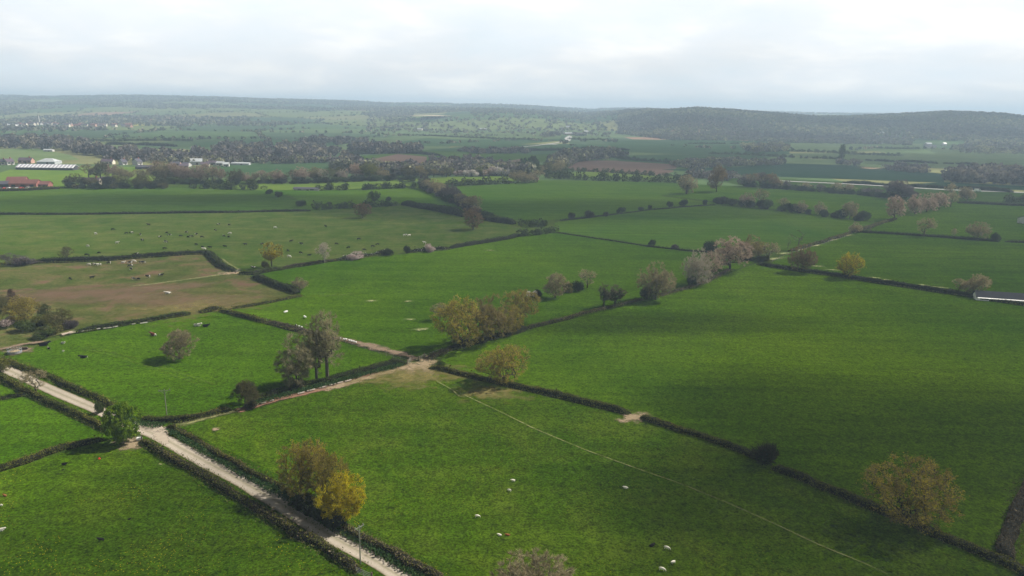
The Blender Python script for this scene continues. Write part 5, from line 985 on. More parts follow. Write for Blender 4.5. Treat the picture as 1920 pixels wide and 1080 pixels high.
def gate(label, p, q, h=1.15, m=steel):
    a = np.array(G(*p)); b = np.array(G(*q)); L = float(np.hypot(*(b - a)[:2])); root = empty('field_gate', a, math.atan2(b[1] - a[1], b[0] - a[0])); tag(root, label, 'gate')
    for x in (-.12, L + .12):
        c = MB(); c.box(x - .09, x + .09, -.09, .09, -.1, h + .25); c.build('gate_post', wood_d, root)
    c = MB()
    for k in range(5): c.tube((0, 0, .2 + k * (h - .2) / 4), (L, 0, .2 + k * (h - .2) / 4), .025, .025, 6)
    for x in (0, L * .5, L): c.tube((x, 0, .2), (x, 0, h), .028, .028, 6)
    c.tube((0, 0, .2), (L * .5, 0, h), .02, .02, 6); c.build('gate_frame', m, root)
gate('galvanised field gate beside the lane at the bottom edge', (668, 1078), (696, 1090))
gate('field gate standing open between the muddy track and the hedge', (764, 684), (772, 678), m=wood_w)
gate('field gate at the end of the gappy hedge bank', (786, 677), (795, 672), m=wood_w)
gate('metal gate at the trodden entrance by the chestnut tree', (254, 822), (266, 829))
gate('pale gate at the corner gap below the herd hedge', (442, 513), (450, 509), m=wood_w)
def fence(label, pts, gap=2.6, h=1.15, m=wood_w, rails=2):
    P = resample(np.array([G(*p) for p in pts]), gap); root = empty('post_fence', P[0]); tag(root, label, 'fence'); b = MB()
    for k, p in enumerate(P[:100]):
        x, y = p[0] - P[0][0], p[1] - P[0][1]; c = MB(); c.tube((x, y, -.1), (x, y, h), .07, .06, 6); c.build('fence_post', m, root)
        if k:
            for r in range(rails): b.tube((lx, ly, h * (.45 + .42 * r)), (x, y, h * (.45 + .42 * r)), .03, .03, 4, False)
        lx, ly = x, y
    b.build('fence_rail', m, root)
fence('post and rail fence below the muddy track', [(625, 636), (660, 648), (700, 661), (740, 673), (764, 682)])
fence('old post fence along the brown bank behind the tall trees', [(500, 604), (540, 614), (580, 625), (625, 636)], 3.2)
fence('post and wire fence along the stony ditch', [(1448, 492), (1466, 482), (1490, 474), (1540, 459), (1590, 444)], 5, 1.2, wood_w, 1)
fence('post fence with pale posts curving under the pink trees', [(1205, 562), (1240, 555), (1290, 542), (1340, 521)], 4, 1.1, wood_w, 1)
fence('short rail fence on the bank right of the field gate', [(797, 673), (812, 667), (828, 661)], 2.4, 1.2, wood_w)
def block(name, label, px, py, L, w, h, m, rz, cat, group=None, bev=.08):
    me = bpy.data.meshes.new(name)
    import bmesh
    bm = bmesh.new(); bmesh.ops.create_cube(bm, size=1); bmesh.ops.scale(bm, vec=(L, w, h), verts=bm.verts); bmesh.ops.translate(bm, vec=(0, 0, h / 2 - .02), verts=bm.verts)
    bmesh.ops.bevel(bm, geom=bm.edges[:], offset=min(bev, h * .3), segments=2, affect='EDGES'); r = np.random.RandomState(int(px * 3 + py))
    for v in bm.verts: v.co += Vector(r.randn(3) * min(.03, h * .05))
    bm.to_mesh(me); bm.free(); me.materials.append(m); o = link(name, me); o.location = G(px, py); o.location.z += ZL[0]; o.rotation_euler = (0, 0, rz); return tag(o, label, cat, group)
def run_angle(p, q): a, b = G(*p), G(*q); return math.atan2(b[1] - a[1], b[0] - a[0])
an = run_angle((559, 743), (659, 716))
for k, (x0, y0, x1, y1) in enumerate([(471, 766, 485, 762), (488, 761, 500, 758), (503, 757, 515, 754), (559, 743, 571, 738.5), (576, 738, 591, 733), (599, 732, 612, 727.5), (617, 727, 630, 722.5), (632, 722.5, 644, 719.5), (646, 719, 660, 716)]):
    a, b = G(x0, y0), G(x1, y1); block('concrete_slab', 'long pale concrete slab on the red track, %s from the lane end' % ordw(k), (x0 + x1) / 2, (y0 + y1) / 2, math.hypot(b[0] - a[0], b[1] - a[1]) * .92, .38 if k > 2 else .28, .14, concrete, an, 'slab', 'concrete slabs along the red track', .04)
an = run_angle((553, 613), (668, 645))
for k, (x, y) in enumerate([(555, 613.5), (561, 615), (566, 617), (594, 624), (599, 626), (605, 628), (638, 638), (645, 640), (649, 640), (655, 642), (659, 643), (663, 644), (667, 645.5)]):
    block('white_block', 'white block in the row above the muddy track, %s from the left' % ordw(k), x, y, .6, .42, .32, white_p, an, 'block', 'white blocks above the muddy track')
for k, (x, y, L) in enumerate([(163, 623, 3.2), (170, 621, 2.0), (185, 620, 1.2), (197, 619, 1.2), (206, 618, 1.6), (217, 616, 1.6), (251, 611, 1.2), (270, 609, 2.4)]):
    block('pale_stone', 'flat pale stone at the foot of the hedge, %s from the left' % ordw(k), x, y, L * .8, .45, .2, stone_p, run_angle((150, 625), (270, 608)) + .1, 'stone', 'pale stones at the hedge foot', .15)
ribbon('concrete_apron', 'pale concrete strip at the end of the garden hedge', [(112, 631), (130, 627), (147, 623)], 2.6, p_grav, 'concrete', .6)
block('water_trough', 'white water trough in the rich field, left of two', 536, 588, 1.3, .5, .4, white_p, .9, 'trough'); block('water_trough', 'dark and white trough in the rich field, right of two', 572, 598, 1.3, .5, .45, white_p, -.9, 'trough')
block('feed_tub', 'bright red tub lying on the grass below the lane', 187, 866, .36, .36, .3, plain('red_plastic', (0.55, 0.03, 0.02), .4), .3, 'tub', bev=.15)
block('trough', 'small white trough beside the entrance gate under the chestnut', 262, 829, 1.0, .5, .5, white_p, .4, 'trough')
# ring feeder
def lathe(prof, n=20):
    V = []; F_ = []
    for r, z in prof:
        for k in range(n): V.append((r * math.cos(2 * math.pi * k / n), r * math.sin(2 * math.pi * k / n), z))
    for j in range(len(prof) - 1):
        for k in range(n): F_.append((j * n + k, j * n + (k + 1) % n, (j + 1) * n + (k + 1) % n, (j + 1) * n + k))
    return V, F_
root = empty('ring_feeder', G(28, 664)); root.location.z = .4; tag(root, 'round metal cattle feeder on brown ground at the left', 'feeder')
b = MB(); b.add(*lathe([(1.55, 0), (1.55, .55), (1.48, .55), (1.48, .02), (.1, .02)])); b.build('feeder_ring', steel, root)
b = MB(); [b.tube((1.5 * math.cos(a), 1.5 * math.sin(a), .5), (1.5 * math.cos(a + .2), 1.5 * math.sin(a + .2), 1.05), .03, .03, 5) for a in np.arange(0, 6.2, .42)]; b.add(*lathe([(1.53, 1.03), (1.56, 1.06), (1.53, 1.09), (1.50, 1.06), (1.53, 1.03)])); b.build('feeder_bars', steel, root)
b = MB(); b.add(*lathe([(1.3, .05), (1.1, .42), (.5, .62), (.02, .68)])); b.build('silage', plain('silage', (0.30, 0.24, 0.15), 1, .3), root)
block('feed_trough', 'small dark trough right of the cattle feeder', 46, 658, 1.6, .6, .5, wood_d, .3, 'trough')
# stones of the ditch
for k, (x, y, w_) in enumerate([(1452, 487, 14), (1470, 477, 10), (1500, 470, 9), (1530, 462, 9), (1560, 452, 9), (1590, 443, 8)]):
    patch('dry_stalks', 'pale stones and dry stalks along the stony ditch, %s from the left' % ordw(k), x, y, w_, 3.0, p_pale, 'dry grass', rot=.6)
for k, (x, y, w_) in enumerate([(1530, 501, 6), (1560, 508, 6), (1640, 523, 5), (1660, 527, 5), (1730, 537, 5), (1760, 541, 5)]):
    patch('dry_stalks', 'pale dry weeds behind the dark trimmed hedge, %s from the left' % ordw(k), x, y, w_, 2.2, p_pale, 'dry grass', rot=-.2)

# ------------------------------------------------------------------ buildings and vehicles
def wallm(n, c): return plain(n, c, .9, .12, .6)
brick = wallm('red_brick', (0.25, 0.10, 0.08)); rt = wallm('red_roof', (0.17, 0.075, 0.065)); slate = wallm('purple_slate', (0.085, 0.08, 0.10)); render_w = wallm('white_render', (0.46, 0.45, 0.43)); cream = wallm('cream_render', (0.60, 0.54, 0.44))
greyr = wallm('grey_sheeting', (0.40, 0.42, 0.43)); dk = wallm('dark_cladding', (0.05, 0.05, 0.055)); pinkw = wallm('pink_brick', (0.45, 0.27, 0.21)); purple_r = wallm('dull_purple_roof', (0.10, 0.075, 0.095)); dkroof = wallm('dark_purple_roof', (0.03, 0.034, 0.045)); glass = plain('window_glass', (0.03, 0.035, 0.045), .15, .1)
m, nt, o = mat('striped_roof_sheets'); tc = nt.nodes.new('ShaderNodeTexCoord'); sx_ = nt.nodes.new('ShaderNodeSeparateXYZ'); nt.links.new(tc.outputs['Object'], sx_.inputs[0])
d = nt.nodes.new('ShaderNodeBsdfDiffuse'); nt.links.new(ramp(nt, math_(nt, 'FRACT', math_(nt, 'MULTIPLY', sx_.outputs[0], 1 / 3.2)), [(0.0, (0.36, 0.34, 0.40)), (0.55, (0.72, 0.72, 0.72))], 'CONSTANT'), d.inputs[0]); nt.links.new(d.outputs[0], o.inputs[0]); stripe = m
def gable(name, label, cat, px, py, L, Wd, h, rh, rz, wm, rm, nwin=0, chimney=False, group=None, door=True, parts=True, hip=0.0):
    g = G(px, py); root = empty(name, (g[0], g[1], g[2]), rz) if parts else None
    x, y = L / 2, Wd / 2; b = MB()
    b.add([(-x, -y, -1), (x, -y, -1), (x, y, -1), (-x, y, -1), (-x, -y, h), (x, -y, h), (x, y, h), (-x, y, h), (-x + hip, 0, h + rh * .97), (x - hip, 0, h + rh * .97)], [(0, 1, 5, 4), (2, 3, 7, 6), (1, 2, 6, 5), (3, 0, 4, 7), (5, 6, 9), (7, 4, 8)])
    r = MB(); ov = .35; t = .18; e = rh * ov / y
    for s in (-1, 1):
        A = [(-x - ov, s * (y + ov), h - e), (x + ov, s * (y + ov), h - e), (x + ov - hip * 1.05, 0, h + rh), (-x - ov + hip * 1.05, 0, h + rh)]
        B = [(p[0], p[1], p[2] + t) for p in A]
        r.add(A + B, [(3, 2, 1, 0), (4, 5, 6, 7), (0, 1, 5, 4), (1, 2, 6, 5), (3, 0, 4, 7)])
    if hip:
        for s in (-1, 1):
            xx = s * (x + ov); r.add([(xx, -y - ov, h - e + t), (xx, y + ov, h - e + t), (xx - s * hip * 1.05, 0, h + rh + t)], [(0, 1, 2)])
    if not parts:
        n0 = b.n
        me = mesh(name, np.concatenate(b.v + r.v), [np.array(f) for f in b.f.values()] + [np.array(f) + n0 for f in r.f.values()], [wm, rm], mi=np.concatenate([np.zeros(sum(len(f) for f in b.f.values())), np.ones(sum(len(f) for f in r.f.values()))]))
        o = link(name, me); o.location = g; o.rotation_euler = (0, 0, rz); return tag(o, label, cat, group)
    tag(root, label, cat, group); b.build('wall', wm, root); ro = r.build('roof', rm, root)
    if chimney:
        c = MB(); c.box(x * .55 - .45, x * .55 + .45, -.4, .4, h + rh * .6, h + rh + 1.3); c.build('chimney', brick, ro)
    for k in range(nwin):
        wx = -x + L * (k + .5) / nwin; c = MB(); ww, z0, z1 = min(1.3, L / nwin * .28), h * .35, h * .75
        c.box(wx - ww, wx + ww, -y - .05, -y + .02, z0, z1); c.build('window', glass, root)
    if door:
        c = MB(); c.box(x * .15 - .9, x * .15 + .9, -y - .04, -y + .02, 0, min(2.6, h * .7)); c.build('door', wood_d, root)
    return root
gable('brick_barn', 'long red brick barn with red roof at the left edge', 'barn', 49, 352, 18, 9, 3.4, 2.4, .12, brick, rt, 3)
gable('brick_barn', 'lower red brick barn joined to the right of the long one', 'barn', 84, 351.5, 8, 7, 2.6, 1.8, .12, brick, rt, 2)
gable('brick_barn', 'red roofed barn standing behind the long brick barn', 'barn', 34, 347, 12, 8, 3.6, 2.4, .3, brick, rt, 0)
gable('dark_shed', 'dark roofed farm shed at the left edge by the cars', 'shed', 4, 351, 16, 9, 2.6, 1.8, .1, dk, slate, 0)
gable('livestock_shed', 'very long farm shed with striped white roof', 'shed', 90, 318, 50, 11, 2.2, 2.4, .03, dk, stripe, 8)
gable('farm_shed', 'wide farm shed with a low pointed white grey roof', 'shed', 93, 307, 17, 13, 2.4, 2.8, .05, greyr, greyr, 0, hip=5.5)
gable('farmhouse', 'purple roofed farmhouse left of the pointed white shed', 'house', 50, 306, 12, 7, 3, 2.4, .1, pinkw, purple_r, 3, True)
gable('farmhouse', 'white gabled farmhouse at the left edge', 'house', 17, 309, 7, 6, 3.2, 2.6, 1.2, render_w, purple_r, 2, True)
gable('farmhouse', 'long dark roofed house at the left edge beside the white gable', 'house', 2, 309, 11, 7, 3, 2.4, .1, cream, slate, 3, True)
gable('low_shed', 'low white shed on the olive hillside at the left', 'shed', 92, 284, 11, 5, 1.8, 1.0, .0, render_w, greyr, 2)
gable('slate_house', 'slate roofed house among the belt trees right of the barn', 'house', 174, 346, 11, 6, 2.6, 2.4, .1, cream, purple_r, 3, True)
gable('slate_house', 'dark roofed house right of the slate roofed belt house', 'house', 203, 344, 9, 6, 2.6, 2.4, -.1, dk, purple_r, 2)
gable('white_cottage', 'white cottage with two gables left of centre wood, left one', 'cottage', 231, 309, 6, 5, 3.0, 2.4, 1.3, render_w, slate, 2, True)
gable('white_cottage', 'white cottage facing the meadow, right of the first white cottage', 'cottage', 258, 309, 7, 6, 3.2, 2.8, 1.4, render_w, slate, 2, True)
gable('dark_shed', 'long dark roofed shed below the white cottages', 'shed', 275, 317, 18, 7, 2, 1.5, -.15, dk, slate, 0)
gable('stone_house', 'grey house left of the two white cottages', 'house', 203, 308, 11, 7, 3, 2.2, .1, cream, purple_r, 3, True)
gable('white_barn', 'big pale round roofed barn in the middle farm', 'barn', 369, 309, 11, 9, 3.6, 2.6, .3, greyr, greyr, 0)
for k, (x, y, L, c, rr_) in enumerate([(330, 311, 18, pinkw, slate), (350, 312, 14, render_w, slate), (385, 312, 15, cream, purple_r), (398, 309, 20, greyr, purple_r), (414, 310, 14, render_w, greyr), (425, 312, 10, render_w, greyr), (345, 315, 16, pinkw, purple_r)]):
    gable('farm_building', 'low farm building in the middle farm, %s in its list' % ordw(k) if False else '%s farm building in the middle farm, %s from the left' % ({pinkw: 'pink brick', render_w: 'white', cream: 'cream', greyr: 'grey'}[c], ordw([330, 345, 350, 385, 398, 414, 425].index(x))), 'farm building', x, y, L * .5, 6, 2.4, 1.6, [.1, -.2, .3, .05, -.1, .2, .4][k], c, rr_, 2, group='buildings of the middle farm')
gable('long_shed', 'long low grey shed right of the middle farm', 'shed', 452, 309, 18, 6, 1.6, .9, -.02, greyr, greyr, 0)
gable('white_cottage', 'white house with bright gable right of the rosy bushes', 'cottage', 540, 303, 6, 5, 2.2, 2.2, 1.2, render_w, render_w, 2)
for k, (x, y, c) in enumerate([(598, 304, cream), (618, 304, render_w), (633, 304, pinkw)]):
    gable('village_house', '%s house by the wood left of centre, %s from the left' % (['cream', 'white', 'pink brick'][k], ordw(k)), 'house', x, y, 8, 6, 3, 2.5, [.3, 1.2, -.3][k], c, purple_r, 2, True, 'houses by the wood left of centre')
gable('marquee', 'white marquee roof among trees behind the blossom', 'marquee', 835, 321, 13, 8, 2.2, 1.6, .03, white_p, white_p, 0, door=False, hip=3)
gable('low_shed', 'low pale ruin with a dark gap at the centre left hedge', 'shed', 575, 357, 18, 4, 1.4, .8, -.05, stone_p, slate, 2)
gable('long_shed', 'long dark purple roofed shed with a white side wall at the right', 'shed', 1912, 567, 27, 4, 1.5, 1.5, -.24, white_p, dkroof, 6)
sh = [o for o in bpy.data.objects if o.get('label', '').startswith('long dark purple roofed shed')][0]; b = MB()
b.add([(-13.5, -2.8, 1.12), (13.5, -2.8, 1.12), (13.5, -2.05, 1.38), (-13.5, -2.05, 1.38), (-13.5, -2.8, 1.19), (13.5, -2.8, 1.19), (13.5, -2.05, 1.45), (-13.5, -2.05, 1.45)], [(3, 2, 1, 0), (4, 5, 6, 7), (0, 1, 5, 4), (1, 2, 6, 5), (2, 3, 7, 6), (3, 0, 4, 7)]); b.build('added_white_strip', white_p, sh)  # white slab added in front of the wall, which the overhang shades dark
gable('white_shed', 'white shed half cut by the right edge', 'shed', 1926, 419, 8, 7, 3.0, 1.4, .5, render_w, dk, 0)
for k, (x, y, L, c, rr_, l) in enumerate([(1065, 253, 32, pinkw, greyr, 'long grey roofed barn of the far white farm'), (1083, 253, 34, render_w, purple_r, 'white walled shed right of the far long barn'), (1098, 249, 16, render_w, greyr, 'white house at the right of the far farm'), (1052, 243, 14, render_w, slate, 'white house above the far farm'), (1065, 240, 16, cream, greyr, 'cream house high above the far farm'),
        (1548, 264, 30, cream, pinkw, 'long pale building under the wooded hill'), (1578, 264, 22, render_w, rt, 'red roofed house under the wooded hill'), (1588, 265, 12, cream, greyr, 'small grey roofed house right of the red roofed one'), (1740, 273, 16, render_w, greyr, 'white farm building below the right clearing'), (1745, 278, 24, render_w, slate, 'white long house below the right clearing'), (1770, 273, 8, white_p, white_p, 'single bright white hut under the right woods'),
        (1850, 277, 14, render_w, greyr, 'white house among trees at the far right'), (1887, 280, 24, cream, greyr, 'cream long house among trees at the far right'), (1653, 252, 12, cream, greyr, 'pale house on the wooded slope'), (785, 245, 30, cream, greyr, 'long cream barn under the middle hills'), (905, 245, 26, render_w, greyr, 'long pale building at the foot of the middle hills')]):
    gable('far_building', l, 'building', x, y, L * .7, 8, 3.2, 2.2, [.1, -.1, .6, .2, -.3][k % 5], c, rr_, parts=False)
# vehicles
tyre = plain('tyre_rubber', (0.02, 0.02, 0.02), .9); lamp_m = plain('lamp_glass', (0.7, 0.7, 0.65), .2)
def car(label, px, py, col, rz, van=False, group=None):
    g = G(px, py); root = empty('van' if van else 'parked_car', (g[0], g[1], ZL[0] - .0), rz); tag(root, label, 'van' if van else 'car', group)
    if van: pr = [(-2.4, .35), (2.4, .35), (2.4, 1.0), (1.7, 1.2), (1.2, 2.1), (-2.4, 2.2)]
    else: pr = [(-2.0, .35), (2.05, .35), (2.05, .75), (1.15, .95), (.55, 1.42), (-1.1, 1.45), (-1.75, 1.0), (-2.0, .9)]
    n = len(pr); V = [(x, -.85, z) for x, z in pr] + [(x, .85, z) for x, z in pr]
    b = MB(); b.add(V, [tuple(range(n)), tuple(range(n, 2 * n))[::-1]] + [(i, i + n, (i + 1) % n + n, (i + 1) % n) for i in range(n)]); b.build('body', col, root)
    c = MB(); z0, z1 = (1.2, 1.9) if van else (.98, 1.36)
    for s in (-1, 1): c.box(-.9 if not van else .2, .5 if not van else 1.1, s * .86 - .015, s * .86 + .015, z0, z1)
    c.build('window', glass, root)
    for x in (-1.3, 1.3):
        for s in (-.78, .78):
            w = MB(); w.tube((x, s - .1, .33), (x, s + .1, .33), .33, .33, 10); w.build('wheel', tyre, root)
    for s in (-.6, .6):
        w = MB(); w.box(2.04 if not van else 2.39, 2.09 if not van else 2.44, s - .15, s + .15, .6, .74); w.build('headlight', lamp_m, root)
cw = plain('white_car_paint', (0.75, 0.75, 0.75), .3); cr_ = plain('red_car_paint', (0.45, 0.03, 0.03), .3); cd = plain('dark_car_paint', (0.03, 0.035, 0.05), .3); cs = plain('silver_car_paint', (0.45, 0.46, 0.48), .3)
for k, (x, c, n_) in enumerate([(2, cd, 'dark'), (10, cr_, 'red'), (17, cw, 'white'), (25, cd, 'dark'), (33, cs, 'silver'), (41, cr_, 'red'), (54, cw, 'white'), (62, cd, 'dark'), (70, cs, 'silver'), (78, cd, 'dark')]):
    car('%s car parked before the red barn, %s from the left' % (n_, ordw(k)), x, 357 - x * .02, c, [1.4, 1.7, 0.1, 1.5, 1.6, 1.4, .1, 1.5, .2, 1.6][k], group='cars parked at the red barn')
car('white van driving along the straight white road', 1833, 360.5, cw, -.05, True)
car('small white car beside the tall russet tree', 1336, 345, cw, 0.1)


# ------------------------------------------------------------------ far woods, hedgerows and town
wood_mat = None
def fol(name, stops):
    m, nt, o = mat(name); at = nn(nt, 'ShaderNodeAttribute', attribute_name='tone'); c = ramp(nt, at.outputs['Fac'], stops)
    d = nt.nodes.new('ShaderNodeBsdfDiffuse'); nt.links.new(c, d.inputs[0]); t = nt.nodes.new('ShaderNodeBsdfTranslucent'); nt.links.new(c, t.inputs[0])
    mx = nt.nodes.new('ShaderNodeMixShader'); mx.inputs[0].default_value = .2; nt.links.new(d.outputs[0], mx.inputs[1]); nt.links.new(t.outputs[0], mx.inputs[2]); nt.links.new(mx.outputs[0], o.inputs[0]); return m
F_wood = fol('spring_wood', [(0, (0.075, 0.072, 0.070)), (.35, (0.158, 0.139, 0.127)), (.6, (0.121, 0.139, 0.081)), (.85, (0.223, 0.207, 0.150)), (1, (0.297, 0.296, 0.162))])  # wood tones lightened and blued to paint in some of the distance haze
F_dark = fol('dark_wood', [(0, (0.064, 0.064, 0.069)), (.5, (0.137, 0.119, 0.118)), (1, (0.216, 0.194, 0.135))])
F_hedge = fol('far_hedge', [(0, (0.040, 0.058, 0.034)), (.5, (0.090, 0.104, 0.056)), (.9, (0.180, 0.162, 0.104)), (1, (0.360, 0.324, 0.244))])
def clumps(name, label, P, h, w, ntri, m, seed, kind='stuff', tone=None):
    """a mass of tree crowns, each a loose ball of leaf clumps"""
    r = np.random.RandomState(seed); n = len(P); h = np.broadcast_to(h, (n,)) * .66 * r.uniform(.6, 1.45, n); w = np.broadcast_to(w, (n,)) * .8 * r.uniform(.7, 1.3, n)
    d = r.randn(n, ntri, 3); d /= np.linalg.norm(d, axis=2)[..., None]; d *= r.uniform(.55, 1.0, (n, ntri, 1))
    X = P[:, None, :] + np.stack([d[..., 0] * w[:, None] / 2, d[..., 1] * w[:, None] / 2, h[:, None] * .52 + d[..., 2] * h[:, None] * .46], -1)
    a = r.randn(n, ntri, 3); a /= np.linalg.norm(a, axis=2)[..., None]; b = np.cross(a, r.randn(n, ntri, 3)); b /= np.linalg.norm(b, axis=2)[..., None]
    s = (np.minimum(h, w)[:, None, None] * (1.25 / math.sqrt(ntri)) * r.uniform(.7, 1.4, (n, ntri, 1)))
    V = np.stack([X - a * s, X + b * s * .8, X + a * s, X - b * s * .8], 2).reshape(-1, 3); V[:, 2] = np.maximum(V[:, 2], np.repeat(P[:, 2], ntri * 4) + .05)
    t = (tone if tone is not None else r.rand(n)); T_ = np.clip(t[:, None] + r.randn(n, ntri) * .12, 0, 1).ravel()
    return tag(link(name, mesh(name, V, [np.arange(len(V)).reshape(-1, 4)], [m], tone=T_)), label, None, None, kind)
def in_poly(x, y, poly):
    c = np.zeros(len(x), bool); j = len(poly) - 1
    for i in range(len(poly)):
        xi, yi = poly[i]; xj, yj = poly[j]; k = ((yi > y) != (yj > y)) & (x < (xj - xi) * (y - yi) / (yj - yi + 1e-9) + xi); c ^= k; j = i
    return c
def scatter_px(poly, n, seed):
    r = np.random.RandomState(seed); p = np.array(poly, float); out = []
    while len(out) < n:
        x = r.uniform(p[:, 0].min(), p[:, 0].max(), 400); y = r.uniform(p[:, 1].min(), p[:, 1].max(), 400); k = in_poly(x, y, poly)
        out += [G(a, b) for a, b in zip(x[k], y[k])]
    return np.array(out[:n])
for k, (l, poly, n, h, w, m) in enumerate([
    ('dark purplish wood behind the farm sheds at the left', [(-60, 262), (0, 262), (110, 262), (150, 270), (200, 280), (210, 296), (150, 290), (100, 282), (0, 278), (-60, 278)], 190, 15, 15, F_dark),
    ('grey wood belt behind the white cottages', [(195, 292), (240, 288), (420, 292), (520, 298), (480, 306), (330, 306), (200, 304)], 170, 13, 13, F_dark),
    ('purplish wood in the middle distance left of centre', [(395, 280), (450, 274), (560, 278), (650, 288), (600, 302), (480, 300), (430, 292)], 190, 14, 14, F_dark),
    ('small wood below the far dull green strip', [(545, 268), (600, 263), (690, 266), (690, 271), (580, 275)], 59, 14, 15, F_dark),
    ('mixed wood behind the blossom trees', [(620, 312), (690, 316), (780, 324), (900, 316), (1000, 322), (1000, 334), (930, 329), (850, 328), (780, 331), (690, 326), (620, 320)], 330, 12, 12, F_wood),
    ('dark wood around the red ploughland at centre', [(640, 312), (640, 296), (660, 298), (690, 316), (800, 318), (810, 304), (900, 306), (960, 316), (930, 320), (800, 326), (690, 324)], 171, 12, 12, F_dark),
    ('dark grove above the small red ploughland', [(650, 285), (690, 282), (785, 283), (788, 288), (700, 290)], 72, 16, 15, F_dark),
    ('row of dark trees below the white drive', [(845, 284), (960, 284), (1000, 288), (900, 289)], 59, 10, 13, F_dark),
    ('grove between the drive and the wide ploughland', [(1030, 316), (1040, 300), (1065, 290), (1150, 288), (1175, 297), (1120, 302), (1085, 304), (1062, 316), (1050, 322)], 200, 14, 13, F_wood),
    ('scrubby trees across the green strips under the hill', [(1390, 276), (1470, 272), (1480, 284), (1400, 288)], 120, 11, 14, F_wood),
    ('scrub belt above the dark crop field', [(1260, 312), (1300, 304), (1480, 305), (1460, 310), (1380, 313), (1300, 318)], 200, 9, 12, F_wood),
    ('dark wood at the right above the white road', [(1770, 334), (1800, 326), (1990, 330), (1990, 350), (1830, 346), (1775, 341)], 237, 14, 14, F_dark),
    ('grey scrub by the chalky scrape', [(1640, 316), (1700, 312), (1740, 318), (1735, 326), (1680, 322)], 59, 8, 11, F_dark),
    ('trees round the far right houses', [(1780, 276), (1860, 272), (1990, 276), (1990, 288), (1870, 290), (1800, 287)], 220, 11, 14, F_wood),
    ('dark trees left of the poplar above the crop', [(1560, 308), (1580, 303), (1620, 306), (1610, 312)], 19, 8, 11, F_dark),
    ('trees behind the far farm', [(1010, 256), (1050, 250), (1060, 254), (1020, 260)], 60, 12, 16, F_wood),
    ('tree belt behind the grey middle farm', [(300, 305), (450, 304), (600, 302), (640, 306), (470, 308), (330, 310)], 130, 9, 11, F_wood),
    ('dark trees below the grove at the right of centre', [(1290, 332), (1360, 330), (1400, 338), (1330, 342)], 33, 9, 12, F_dark)]):
    clumps('woodland', l, scatter_px(poly, n, 40 + k), h, w, 64, m, k)
r = np.random.RandomState(77)
# wooded hill on the right
x = r.uniform(180, 3000, 60000); y = r.uniform(1250, 2700, 60000); px = 960 + F * x / y
f2 = np.interp(px, [1160, 1250, 1450, 1640, 1720, 1920], [1900, 1560, 1530, 1500, 1410, 1340])
kk = (px > 1150) & (px < 2060) & (y > f2 - 10 + 20 * np.sin(x / 60)) & (y < f2 + 900)
clear = ((px > 1690) & (px < 1790) & (y < f2 + 150)) | ((px > 1600) & (px < 1680) & (y < f2 + 260) & (y > f2 + 60) & (r.rand(len(x)) < .6))
kk &= ~clear; kk &= r.rand(len(x)) < .95
P = np.stack([x, y, T(x, y)], -1)[kk]; P = P[:17000]
tn = np.clip(.42 + .25 * np.sin(P[:, 0] / 70 + P[:, 1] / 110) + .2 * np.sin(P[:, 1] / 45) + r.randn(len(P)) * .16, 0, 1)
clumps('hillside_woodland', 'bluish bare wood covering the long hill at the right', P, 11, 12, 22, F_wood, 5, tone=tn)
# scrub on the middle hills and wood on the far ridge
x = r.uniform(-3800, 3200, 320000); y = r.uniform(1150, 5300, 320000); px = 960 + F * x / y
v = (px > -60) & (px < 1980) & ~((px > 1150) & (y > f2.min()) & (y < 2400)); x, y, px = x[v], y[v], px[v]
ci, d1, d2 = cells(x, y); row_ = swood[ci]; edge = (d2 - d1)
heath = (px > 690) & (px < 1200) & (y > 1720) & (y < 2900); left = (px < 760) & (y > 1950)
hz = (edge < 9) & (r.rand(len(x)) < .75) & (y > 1230)
wd = (left & (row_ < .55) & (r.rand(len(x)) < .55)) | ((y > 2600) & (row_ < .5) & (r.rand(len(x)) < .5)) | (heath & ((row_ < .3) | (r.rand(len(x)) < .22)) & (r.rand(len(x)) < .5)) | ((y > 1500) & (y < 1950) & (px < 700) & (row_ < .22) & (r.rand(len(x)) < .6))
bare_ = (px > 775) & (px < 880) & (y > 2350) & (y < 2800)
def grab(k, cap):
    k = k & ~bare_; q = np.stack([x[k], y[k], T(x[k], y[k])], -1); return q[:cap]
P = grab(hz & ~wd, 14000); clumps('distant_hedgerows', 'far hedgerow trees netting the plain and slopes', P, 6.5, 8.5, 14, F_hedge, 6)
P = grab(wd & heath, 9000); clumps('heath_scrub', 'scattered scrub and trees on the middle hills', P, 8, 11, 16, F_wood, 7)
P = grab(wd & ~heath, 24000); clumps('distant_woodland', 'far blue woods along the horizon ridge', P, 11, 15, 11, F_wood, 8)
patch('bare_field', 'pale bare field on the crest of the middle hills', 835, 217, 115, 260, patchmat('pale_stubble', (0.42, 0.36, 0.25), (0.5, 0.43, 0.31), .3, .3, .01), 'field', rot=-.3)
field('rape_field', 'small far yellow rape strip right of the town', [(188, 233.5), (211, 233), (212, 236), (189, 236.5)], plain('rape_yellow', (0.40, 0.40, 0.04), 1)); field('rape_field', 'long far yellow rape strip right of the town', [(230, 234), (284, 233), (286, 236), (232, 237)], plain('rape_yellow_pale', (0.40, 0.40, 0.07), 1))
